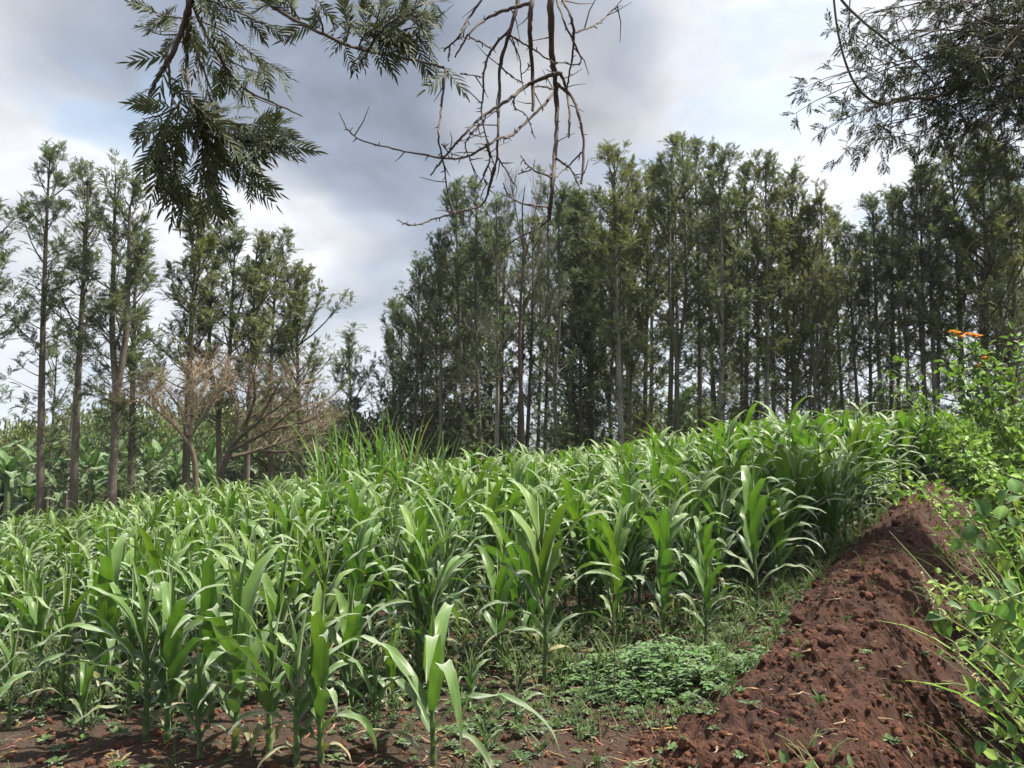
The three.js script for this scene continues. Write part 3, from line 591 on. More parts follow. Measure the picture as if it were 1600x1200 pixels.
// ---- the grove on the right: front trees singled out, then the ranks behind
{
  const front = [ // px of the foot, depth, px row of the tip, variant, wide, label
    [612, 31, 478, 2, 1.0, 'left end tree of the big grove, beside the gap of sky', 0],
    [648, 29, 410, 0, 1.0, 'tree second from the left end of the big grove', 2],
    [684, 28, 376, 4, 1.05, 'tree with a dark full crown left of the hanging bare twigs', 0],
    [722, 28, 300, 7, 1.0, 'tall tree under the left end of the bare hanging twigs', 2],
    [752, 27, 298, 5, 0.95, 'sparse tree close left of the dead grey tree', 0],
    [772, 26, 312, 1, 0.95, 'tree with a thick dark trunk just left of the dead tree', 2],
    [862, 24.5, 278, 3, 0.85, 'narrow two-tipped tree right of the dead grey tree, straight below the longest bare branch', 2],
    [912, 29, 316, 2, 0.9, 'shorter dark tree left of the palest trunk', 0],
    [964, 23.5, 228, 1, 1.1, 'tallest tree with the palest white trunk at the front of the grove', 1],
    [990, 27, 268, 4, 0.9, 'tree with a pointed tip close right of the palest trunk', 1],
    [1012, 28, 270, 0, 0.9, 'yellowish-topped tree two places right of the palest trunk', 1],
    [1044, 26, 224, 5, 0.95, 'left of two slim equally tall trees in the middle of the grove', 1],
    [1064, 24.5, 230, 3, 0.95, 'tree with a leaning grey trunk in the middle of the grove', 0],
    [1090, 26, 227, 5, 0.9, 'right one of the slim tall pair in the middle of the grove', 0],
    [1126, 23.5, 242, 4, 1.0, 'full dark tree with a mottled grey trunk right of the slim tall pair', 0],
    [1166, 25, 258, 0, 0.95, 'dark tree whose trunk stands between the two mottled grey trunks', 0],
    [1197, 24, 250, 7, 0.9, 'tree with a thin spire right of the mottled grey trunk', 1],
    [1242, 25, 276, 2, 0.95, 'olive green broad tree at the dip side of the grove', 1],
    [1276, 24.5, 306, 6, 0.9, 'tree with a slender trunk and olive crown left of the dip in the treetops', 1],
    [1318, 26, 336, 0, 0.9, 'lowest tree in the dip of the treetops', 1],
    [1345, 25, 362, 5, 0.9, 'dark bare-trunked tree right under the dip of the treetops', 2],
    [1376, 25, 308, 1, 1.0, 'loose-crowned tree right of the dip with sky showing through', 2],
    [1397, 25.5, 318, 5, 0.95, 'thin tree close right of the loose-crowned one', 2],
    [1418, 24, 306, 7, 0.95, 'tree with a dark trunk above the far end of the maize', 0],
    [1450, 24, 246, 3, 1.0, 'tall forked tree left of the orange flowers', 2],
    [1468, 24, 262, 1, 0.95, 'tree with a thin trunk close to the orange flowers', 0],
    [1500, 24.5, 232, 2, 1.05, 'tall tree rising straight behind the orange flowers', 1],
    [1542, 24, 222, 0, 1.1, 'tall tree right of the orange flowers, under the overhanging foliage', 1],
    [1582, 23.5, 230, 6, 1.1, 'big-crowned tree at the right frame edge', 0],
  ];
  const r = rng(77);
  for (const [px, d, ty, v, wide, label, mi] of front) { const [foot, H] = treeAt(px, d, ty); oakTree(V8[v], 'silver_oak', label, foot, H, 'front trees of the big grove', r() * 6.28, mats[mi], wide); }
  for (let row = 0; row < 2; row++) for (let px = 628 + row * 7; px < 1640; px += 32 + row * 3) {
    const d = 29 + row * 4.2 + r() * 2.5, X = px + (r() - 0.5) * 22;
    // the height of the tips behind follows the skyline of the front trees, a little lower
    let sky = 330; { const xs = front.map((f) => [Math.abs(f[0] - X), f[2]]).sort((a, b) => a[0] - b[0]); sky = (xs[0][1] + xs[1][1] + xs[2][1]) / 3; }
    if (r() < (X > 1300 ? 0.5 : X > 985 && X < 1115 ? 0.6 : X < 900 ? 0 : 0.12)) continue;
    const ty = sky + 34 + row * 16 + r() * 50, [foot, H] = treeAt(X, d, ty), thin = r() < 0.42;
    oakTree(thin ? thinOaks[r() * 3 | 0] : V8[r() * 8 | 0], 'silver_oak', 'dark slim tree deep inside the big grove behind its front trees', foot, H, 'trees deep inside the big grove', r() * 6.28, mats[r() * 3 | 0], 0.9 + r() * 0.15);
  }
}
// ---------------------------------------------------------------- bananas, bushes and woodland beyond the field
function bananaParts(seed) {
  const r = rng(seed), out = []; const H = 1.9 + r() * 0.8;
  { const g = new GB(), p = [], q = []; for (let k = 0; k <= 6; k++) { p.push(V(0.03 * Math.sin(k), H * k / 6, 0.02 * k / 6)); q.push(0.13 - 0.011 * k); } g.tube(p, q, 9, (t) => mixc([0.11, 0.085, 0.045], [0.10, 0.15, 0.045], t)); out.push(['trunk', g.geo(), M.stalk]); }
  const nl = 9;
  for (let k = 0; k < nl; k++) {
    const g = new GB(), f = k / (nl - 1), az = k * 2.4 + r() * 0.5, len = 1.2 + r() * 0.5, w = 0.32 + r() * 0.12; const tone = mixc([0.034, 0.088, 0.022], [0.065, 0.155, 0.026], f * 0.6 + r() * 0.3);
    const tears = [...Array(18)].map(() => r() < 0.22 ? 0.72 : 1);
    blade(g, r, { org: V(0, H - 0.1 + 0.1 * f, 0), az, e0: lerp(0.5, 1.35, f), bend: lerp(1.7, 0.65, f) + r() * 0.3, len, w, seg: 16, pow: 1.3, fold: 0.14 + r() * 0.14, wave: 0.10, col: (s, t) => mulc(mixc(tone, [0.17, 0.22, 0.07], Math.abs(t) < 0.15 ? 0.7 : 0), (0.9 + 0.2 * r()) * tears[Math.min(17, s * 17 | 0)]), baseW: 0.08, tip: 3, twist: (r() - 0.5) * 1.0 });
    out.push([k === nl - 1 ? 'young_leaf' : 'leaf', g.geo(), M.banana]);
  }
  return out;
}
{
  const kinds = [0, 1, 2, 3, 4].map((k) => bananaParts(2000 + k * 9)), protos = kinds.map((ps) => { const o = new THREE.Group(); for (const [n, g, m] of ps) part(n, g, m, o); return o; });
  const r = rng(5); let n = 0;
  const put = (px, d, ty, label, group) => { const foot = at(px, 740, d); foot.y = groundH(foot.x, foot.z) - 0.04; const top = at(px, ty, d).y, o = protos[n++ % 5].clone(); o.name = numbered('banana_plant'); scene.add(o); o.position.copy(foot); o.rotation.y = r() * 6.28; o.scale.setScalar(clamp((top - foot.y) / 3.3, 0.7, 1.9)); tag(o, label, 'banana plant', group); };
  const near = [[12, 24, 720, 'banana plant at the left frame edge with broad bright leaves'], [48, 25, 734, 'banana plant just left of the furthest left trunk'], [92, 24, 728, 'banana plant between the first and second trunks'], [142, 24, 714, 'banana plant with two upright young leaves between the second and third trunks'], [186, 24.5, 724, 'banana plant right beside the leaning brown trunk'], [232, 24, 712, 'banana plant with a raised pale leaf under the left leafless tree'], [272, 25, 720, 'banana plant behind the foot of the left leafless tree'], [330, 27, 724, 'banana plant between the feet of the two leafless trees'], [388, 27, 730, 'banana plant under the spreading right leafless tree']];
  for (const [px, d, ty, l] of near) put(px, d, ty, l, 'bananas behind the left trunks');
  for (let k = 0; k < 26; k++) put(-40 + k * 15 + r() * 12, 28 + r() * 9, 704 + r() * 20, 'shaded banana plant in the dense patch behind the left trunks', 'bananas deeper in the patch');
  for (const [px, d, ty, l] of [[1062, 40, 622, 'bright banana leaves showing between trunks in the middle of the grove'], [1098, 42, 632, 'lower banana plant behind the mottled trunks of the grove'], [1148, 44, 636, 'small banana plant deep behind the grove, right of the mottled trunk']]) put(px, d, ty, l, 'bananas behind the grove');
}
function leafPatch(g, r, p, size, col) {   // a loose tuft of a few leaf faces
  for (let k = 0; k < 3; k++) {
    const d = randDir(r), u = randDir(r), M4 = frame(p.clone().addScaledVector(d, size * 0.5), d, u, size, size, size * 0.55), e = M4.elements;
    const P = [[-0.6, 0, 0], [0, 0.12, 0.8], [0.8, -0.1, 0], [0, 0.12, -0.8]].map(([x, y, z]) => g.v(e[0] * x + e[4] * y + e[8] * z + e[12], e[1] * x + e[5] * y + e[9] * z + e[13], e[2] * x + e[6] * y + e[10] * z + e[14], mulc(col, 0.75 + 0.5 * r())));
    g.quad(...P);
  }
}
function bushParts(seed, o) {
  const r = rng(seed), { w = 1, h = 1, n = 900, size = 0.07, lobes = 7, tone = [0.055, 0.095, 0.03] } = o, fo = new GB(), st = new GB(), L = [];
  for (let k = 0; k < lobes; k++) { const a = r() * 6.28, q = Math.sqrt(r()) * 0.36 * w, y = h * (0.32 + 0.5 * r()); L.push([V(Math.cos(a) * q, y, Math.sin(a) * q), (0.16 + 0.16 * r()) * Math.min(w, h)]); st.tube([V(0, 0, 0), V(Math.cos(a) * q * 0.4, y * 0.5, Math.sin(a) * q * 0.4), L[k][0]], [0.03 * h, 0.02 * h, 0.006 * h], 5, [0.07, 0.055, 0.04]); }
  for (let k = 0; k < n; k++) { const [c, R] = L[r() * lobes | 0], d = randDir(r), q = R * Math.pow(r(), 0.42) * 1.25; const p = c.clone().addScaledVector(d, q); p.y = Math.max(0.03 * h, c.y + d.y * q * 0.95); leafPatch(fo, r, p, size * (0.7 + 0.6 * r()), mulc(mixc(tone, [tone[0] * 1.7, tone[1] * 1.5, tone[2]], r() * 0.7), 0.8 + 0.4 * r())); }
  const A = st.geo(), F = fo.geo(); F.computeBoundingBox(); const b = F.boundingBox, sy = h / b.max.y, sx = w / Math.max(b.max.x - b.min.x, b.max.z - b.min.z); A.scale(sx, sy, sx); F.scale(sx, sy, sx); F.computeVertexNormals();
  return { stems: A, foliage: F };
}
function bush(parts, name, label, cat, foot, w, h, group, rot = 0) { const t = thing(name, label, cat, foot, group); t.scale.set(w, h, w); t.rotation.y = rot; part('stems', parts.stems, M.twig, t); tag(part('foliage', parts.foliage, M.broad, t), null, null, null, 'stuff'); return t; }
{
  const B = [0, 1, 2, 3].map((k) => bushParts(3000 + k * 5, { n: 2600, size: 0.034, lobes: 11, tone: [[0.06, 0.11, 0.028], [0.10, 0.14, 0.03], [0.04, 0.07, 0.028], [0.13, 0.17, 0.03]][k] }));
  const C = bushParts(3100, { n: 2200, size: 0.038, lobes: 9, tone: [0.03, 0.052, 0.022] });
  const place = (src, px, d, ty, wpx, label, group, name = 'bush') => { const foot = at(px, 700, d); foot.y = groundH(foot.x, foot.z) - 0.1; const h = at(px, ty, d).y - foot.y; return bush(src, name, label, name === 'bush' ? 'bush' : 'tree', foot, Math.max(wpx / FPX * d, h * 0.62), h * 1.12, group, px * 0.37); };
  place(C, 602, 34, 615, 82, 'dark round-headed tree in the sky gap between the two groups of trees', null, 'round_tree');
  place(C, 655, 36, 640, 70, 'dark low bush under the left end of the big grove', 'bushes under the grove');
  place(B[2], 700, 37, 634, 90, 'shaded bush behind the left trunks of the grove', 'bushes under the grove');
  place(B[2], 760, 38, 640, 90, 'shaded bush behind the thick dark trunk of the grove', 'bushes under the grove');
  place(B[0], 900, 38, 604, 90, 'green bush behind the trunks left of the palest trunk', 'bushes under the grove');
  place(B[3], 1010, 46, 628, 80, 'sunlit light green bush seen between trunks right of the palest trunk', 'bushes under the grove');
  place(B[3], 1085, 48, 622, 70, 'sunlit light green bush behind the leaning grey trunk', 'bushes under the grove');
  place(B[1], 1330, 42, 628, 70, 'low green bush behind the maize, left part of the open gap', 'bushes under the grove');
  place(B[1], 1392, 44, 618, 60, 'low green bush behind the maize, middle of the open gap', 'bushes under the grove');
  place(B[0], 1440, 40, 612, 80, 'low green bush behind the maize next to the orange flowers', 'bushes under the grove');
  const mid = [[20, 60, 668, 70, 1], [70, 58, 655, 60, 3], [112, 66, 662, 50, 0], [150, 52, 645, 62, 0], [172, 75, 640, 42, 3], [205, 70, 636, 46, 1], [240, 60, 652, 60, 3], [275, 55, 640, 60, 0], [312, 64, 630, 52, 1], [352, 58, 640, 60, 0], [398, 62, 628, 64, 3], [440, 58, 640, 60, 1], [490, 56, 640, 70, 0], [540, 60, 646, 60, 2]];
  mid.forEach(([px, d, ty, w, k], i) => place(B[k], px, d, ty, w, ['olive green', 'mid green', 'yellowish green', 'light green'][[1, 0, 2, 3].indexOf(k) < 0 ? 0 : k] + ' bushy tree in the valley ' + ['at the left frame edge', 'left of the furthest left trunk', 'right of the furthest left trunk', 'left of the leaning brown trunk', 'close behind the leaning brown trunk', 'right of the leaning brown trunk', 'left of the left leafless tree', 'behind the left limb of the left leafless tree', 'behind the trunk of the left leafless tree', 'between the two leafless trees', 'behind the trunk of the right leafless tree', 'behind the middle of the right leafless tree', 'behind the outer twigs of the right leafless tree', 'left of the sky gap'][i], 'bushy trees in the valley'));
  // far wooded slopes
  const T = bushParts(3200, { n: 300, size: 0.085, lobes: 8, tone: [0.045, 0.07, 0.028] }), r = rng(9), N = 2600;
  const im = new THREE.InstancedMesh(T.foliage, M.broad, N); im.name = 'distant_woodland'; im.castShadow = true; let k = 0; const m = new THREE.Matrix4();
  while (k < N) { const d = 125 + 575 * Math.pow(r(), 1.3), x = (r() * 2 - 1) * d * 0.95;  if (fbm(x * 0.012, d * 0.012, 4, 3) < -0.12) continue; const h = 3 + 4 * r() * r() + (r() < 0.04 ? 3.5 : 0); m.makeScale(h * 0.8, h, h * 0.8).multiply(new THREE.Matrix4().makeRotationY(r() * 6.28)); m.setPosition(x, groundH(x, -d) - 0.5, -d); im.setMatrixAt(k, m); im.setColorAt(k, new THREE.Color().setRGB(0.7 + 0.5 * r(), 0.85 + 0.4 * r(), 0.8 + 0.3 * r())); k++; }
  scene.add(im); tag(im, 'far wooded slopes fading pale at the horizon on the left', 'woodland', null, 'stuff');
}
// ---------------------------------------------------------------- leafless trees
function twigs(g, r, p, d, L, rad, depth, o) {
  const n = 3, pts = [p.clone()], rr = [rad]; let q = p.clone(), f = d.clone();
  for (let k = 1; k <= n; k++) { f = f.clone().addScaledVector(randDir(r), o.crook).add(V(0, o.up, 0)).normalize(); q = q.clone().addScaledVector(f, L / n); pts.push(q); rr.push(rad * (1 - 0.45 * k / n)); }
  g.tube(pts, rr, 3, mulc(o.col, 0.75 + 0.5 * r()));
  if (depth <= 0) return;
  for (let k = 0; k < o.kids; k++) { const s = 0.35 + 0.65 * (k + r()) / o.kids, b = pts[Math.min(n, Math.round(s * n))], nd = f.clone().addScaledVector(randDir(r), o.spread).normalize(); twigs(g, r, b, nd, L * (0.55 + 0.25 * r()), rr[n] * 0.8, depth - 1, o); }
}
function bareTree(name, label, cat, depth, trunk, limbs, o) {
  const r = rng(o.seed), P = ([px, py], j = 0) => at(px, py, depth + j); const foot = P(trunk[0]); foot.y = groundH(foot.x, foot.z) - 0.05;
  const t = thing(name, label, cat, foot); const loc = (v) => v.sub(foot); const tg = new GB(), lg = new GB(), wg = new GB();
  const tp = smoothPath([V(0, 0, 0), ...trunk.map((q) => loc(P(q)))].filter((v, k) => k === 0 || v.y > 0.05), 4);
  tg.tube(tp, tp.map((_, k) => lerp(o.r0, o.r0 * (o.end ?? 0.6), Math.pow(k / (tp.length - 1), 0.8))), 9, (s) => mulc(o.bark, 0.85 + 0.3 * r()), 2); part('trunk', tg.geo(), M.bark, t);
  for (const limb of limbs) {
    const g = new GB(), j = (r() - 0.5) * o.spreadZ, n = limb.length - 1, pts = smoothPath(limb.map((q, k) => loc(P(q, j * k / n))), 5);
    g.tube(pts, pts.map((_, k) => lerp(o.r0 * (o.lr ?? 0.5), 0.007, Math.pow(k / (pts.length - 1), 0.7))), 6, (s) => mulc(o.bark, 0.8 + 0.4 * r())); part('limb', g.geo(), M.bark, t);
    for (let k = 3; k < pts.length; k++) for (let m = 0; m < o.per; m++) { if (r() < 0.25 * (1 - k / pts.length)) continue; const d = pts[k].clone().sub(pts[k - 1]).normalize().addScaledVector(randDir(r), 0.9).add(V(0, o.rise, 0)).normalize(); twigs(wg, r, pts[k], d, o.L * (0.7 + 0.6 * r()), 0.008, o.deep, o); }
  }
  tag(part('twigs', wg.geo(), M.twig, t), null, null, null, 'stuff'); return t;
}
bareTree('leafless_tree', 'pale beige leafless tree with crooked limbs beside the leaning brown trunk', 'tree', 18.6, [[306, 752], [303, 715], [296, 690]], [[[298, 698], [270, 662], [245, 642], [218, 628], [196, 632]], [[296, 690], [301, 645], [302, 605], [300, 580]], [[298, 680], [325, 640], [342, 612], [352, 585]], [[294, 682], [284, 645], [262, 612], [246, 595]], [[300, 650], [318, 610], [330, 575]], [[272, 662], [240, 620], [222, 600]]], { seed: 8, r0: 0.085, lr: 0.58, bark: [0.24, 0.19, 0.14], col: [0.36, 0.275, 0.19], per: 4, L: 0.40, deep: 2, kids: 3, crook: 0.5, up: 0.12, spread: 0.75, rise: 0.5, spreadZ: 2.2 });
bareTree('leafless_tree', 'darker brown leafless tree with low limbs spreading right to the tall grass', 'tree', 19.2, [[346, 748], [353, 718], [364, 694]], [[[364, 694], [372, 652], [362, 612], [352, 570]], [[364, 694], [402, 660], [440, 632], [476, 590]], [[360, 705], [420, 672], [458, 642], [502, 622]], [[356, 715], [402, 704], [442, 690], [488, 672], [516, 664]], [[380, 672], [398, 620], [394, 578]], [[400, 662], [428, 615], [440, 590]], [[420, 672], [470, 660], [505, 650]], [[400, 704], [450, 706], [490, 700]]], { seed: 12, r0: 0.10, lr: 0.58, bark: [0.17, 0.135, 0.105], col: [0.235, 0.175, 0.13], per: 4, L: 0.40, deep: 2, kids: 3, crook: 0.5, up: 0.08, spread: 0.8, rise: 0.3, spreadZ: 2.4 });
bareTree('dead_tree', 'dead grey tree with reddish lower trunk and fine ascending twigs before the grove', 'tree', 22.8, [[816, 720], [815, 640], [812, 560], [813, 480], [818, 400], [816, 330], [820, 292]], [[[813, 520], [795, 460], [775, 425]], [[813, 500], [838, 440], [852, 390]], [[816, 450], [800, 390], [790, 340]], [[817, 420], [830, 360], [840, 310]], [[818, 390], [806, 330], [800, 295]], [[812, 560], [780, 535], [745, 520]], [[812, 590], [770, 590], [735, 605]], [[813, 540], [846, 500], [868, 480]]], { seed: 15, r0: 0.10, end: 0.12, lr: 0.22, bark: [0.12, 0.085, 0.07], col: [0.22, 0.19, 0.16], per: 3, L: 0.5, deep: 2, kids: 3, crook: 0.2, up: 0.25, spread: 0.5, rise: 0.7, spreadZ: 1.6 });

// ---------------------------------------------------------------- tall grass clump in the field
function grassClump(name, label, foot, n, len, w, seed, lean = V(0, 0, 0), mixDry = 0.1, mat = M.broad, spread = 0.25, group, e = [1.1, 1.5]) {
  const t = thing(name, label, 'grass clump', foot, group), r = rng(seed);
  for (let k = 0; k < n; k++) {
    const g = new GB(), a = r() * 6.28, q = Math.sqrt(r()) * spread, az = lean.lengthSq() ? Math.atan2(lean.z, lean.x) + (r() - 0.5) * 2.4 : r() * 6.28; const c = mixc(mixc(GREEN, GREEN2, r()), DRY, r() < mixDry ? 0.8 : 0.08 * r());
    blade(g, r, { org: V(Math.cos(a) * q, 0, Math.sin(a) * q), az, e0: lerp(e[0], e[1], r()), bend: 0.25 + 1.5 * r() * r() + (r() < 0.2 ? 0.7 : 0), len: len * (0.55 + 0.6 * r()), w: w * (0.7 + 0.6 * r()), seg: 9, pow: 1.8, fold: 0.35, wave: 0.08, sway: (r() - 0.5) * 0.5, col: (s, u) => mulc(mixc(c, DRY, 0.4 * sstep(0.85, 1, s)), Math.abs(u) < 0.3 ? 1.3 : 1), baseW: 0.6, cols: 2, twist: (r() - 0.5) * 1.2 });
    part('blade', g.geo(), mat, t);
  }
  return t;
}
for (const [px, d, ty, n, label] of [[548, 13.2, 650, 150, 'tall bright grass clump standing above the maize left of centre'], [606, 14, 645, 110, 'thinner tall grass clump right beside the bright one, against the sky gap'], [668, 15.5, 676, 90, 'lower grass clump in the maize below the left end of the grove']]) {
  const foot = at(px, 800, d); foot.y = groundH(foot.x, foot.z); grassClump('tall_grass_clump', label, foot, Math.round(n * 0.7), (at(px, ty, d).y - foot.y) * 1.0, 0.062, px, V(0, 0, 0), 0.06, M.maize, 0.5, 'tall grass clumps in the field', [1.3, 1.54]);
}
// ---------------------------------------------------------------- branches hanging over the camera
const closeFronds = [0, 1, 2, 3, 4, 5].map((k) => { const g = frondShape(80 + k, { pairs: 6 + (k % 3), fine: true, lobe: 0.42, width: 0.034, droop: 0.35 + 0.12 * k, spread: 0.75 }); return g.geo(); });
const branchDepth = (px, py) => 3.0 + 0.45 * noise(px * 0.006, py * 0.006, 3.3) + 0.25 * noise(px * 0.02, py * 0.02, 7.7);
const barkDark = (r) => () => mulc([0.085, 0.064, 0.056], 0.75 + 0.5 * r());
function tracedStem(g, r, px, rad0, rad1, off = 0, base, knobs = 0.12) {
  const pts = smoothPath(px.map(([x, y]) => at(x, y, branchDepth(x, y) + off).sub(base)), 6).map((p) => p.addScaledVector(randDir(r), 0.0022));
  g.tube(pts, pts.map((_, k) => lerp(rad0, rad1, k / (pts.length - 1)) * (1 + knobs * (r() - 0.3))), 6, barkDark(r)); return pts;
}
function leafyBranch(label, stems, seed, size, group) {
  const r = rng(seed), base = at(stems[0][0][0][0], stems[0][0][0][1], 3.0), t = thing('leafy_branch', label, 'branch', base, group), all = [];
  for (const [px, r0, r1, frondsPer, off, from = 0, down = 0.2] of stems) {
    const g = new GB(), pts = tracedStem(g, r, px, r0, r1, off, base); part('stem', g.geo(), M.twig, t);
    const n = Math.round((pts.length - 1) * (1 - from) * frondsPer * 0.8);
    for (let k = 0; k < n; k++) {
      const f = from + (1 - from) * (k + r()) / n, i = Math.min(pts.length - 2, f * (pts.length - 1) | 0), d = pts[i + 1].clone().sub(pts[i]).normalize();
      const dir = d.multiplyScalar(0.75).addScaledVector(randDir(r), 0.75).add(V(0, -down, 0)).normalize(), up = V(0, 0.4, 0.9).addScaledVector(randDir(r), 0.6);
      const m = part('frond', closeFronds[r() * 6 | 0], M.frondClose, t); m.applyMatrix4(frame(pts[i], dir, up, size * (0.7 + 0.55 * r())));
    }
  }
  return t;
}
M.frondClose = leafMat([0.50, 0.50, 0.50], { transmission: 0.22, clearcoat: 0.15, clearcoatRoughness: 0.45 });
leafyBranch('drooping leafy branch with a big cluster of feather leaves hanging at top left', [
  [[[303, -40], [296, 2], [285, 45], [267, 88], [247, 120], [235, 146], [232, 168]], 0.0125, 0.006, 0.15, 0],
  [[[297, 4], [293, 50], [292, 95], [295, 138], [304, 168]], 0.009, 0.005, 0.3, 0.03],
  [[[268, 86], [264, 105], [267, 140], [276, 168]], 0.006, 0.003, 0.3, 0.02],
  [[[300, 2], [318, 45], [340, 84], [376, 134], [426, 160], [472, 181]], 0.008, 0.0025, 0.0, 0.0],
  [[[372, 132], [405, 155], [440, 170]], 0.003, 0.002, 0.0, 0.04],
  [[[298, 60], [316, 105], [334, 150], [345, 175]], 0.006, 0.003, 0.7, 0.05],
  [[[304, 165], [320, 215], [328, 270], [336, 312]], 0.005, 0.002, 2.8, 0.0, 0.0, 0.45],
  [[[308, 170], [355, 208], [410, 228], [440, 226]], 0.005, 0.002, 1.8, 0.05],
  [[[280, 166], [250, 180], [222, 186]], 0.004, 0.002, 0.8, 0.0],
  [[[296, 170], [276, 225], [276, 285], [290, 300]], 0.005, 0.002, 2.4, 0.06, 0, 0.45],
  [[[325, 185], [372, 240], [392, 285]], 0.004, 0.002, 2.4, -0.03, 0, 0.4],
  [[[270, 170], [245, 220], [250, 265]], 0.004, 0.002, 2.0, 0.1, 0, 0.4],
  [[[310, 175], [350, 190], [395, 196], [430, 200]], 0.004, 0.002, 2.0, 0.1],
  [[[300, 30], [262, 25], [232, 15]], 0.004, 0.002, 0.9, 0.02], [[[296, 50], [262, 55], [236, 50]], 0.004, 0.002, 0.7, 0.08],
  [[[310, 30], [350, 50], [395, 85], [440, 112]], 0.004, 0.002, 0.8, 0.05], [[[325, 70], [370, 100], [420, 118]], 0.004, 0.002, 0.8, 0.1],
  [[[300, -10], [340, 5], [385, 25], [425, 45]], 0.005, 0.002, 0.9, 0.0], [[[330, 80], [350, 105], [362, 130]], 0.004, 0.002, 0.5, 0.08],
  [[[300, -30], [350, -20], [400, -5]], 0.004, 0.002, 0.8, 0.0],
], 31, 0.135);
leafyBranch('long thin branch running right along the top with a dark leaf cluster on it', [
  [[[372, -40], [412, 0], [445, 22], [477, 40], [520, 60], [560, 76], [620, 89], [676, 100], [694, 106]], 0.0085, 0.0045, 0.04, 0, 0.2],
  [[[690, 103], [700, 112], [706, 122]], 0.004, 0.002, 0.35, 0, 0, 0.6],
  [[[575, 78], [600, 45], [640, 15], [680, 2]], 0.006, 0.002, 1.8, 0.0], [[[590, 60], [640, 45], [672, 40]], 0.004, 0.002, 1.8, 0.03],
  [[[585, 65], [590, 30], [600, -5]], 0.004, 0.002, 1.5, 0.05], [[[600, 45], [640, 62], [668, 66]], 0.004, 0.002, 1.5, 0.02],
  [[[505, 52], [500, 25], [490, -5]], 0.004, 0.002, 0.5, 0.04], [[[540, 66], [545, 40], [530, 5]], 0.004, 0.002, 0.7, 0.06], [[[470, 35], [455, 10], [440, -10]], 0.004, 0.002, 0.6, 0.04],
  [[[560, 74], [575, 50], [620, 25], [655, 20]], 0.004, 0.002, 1.2, 0.08],
], 33, 0.125);
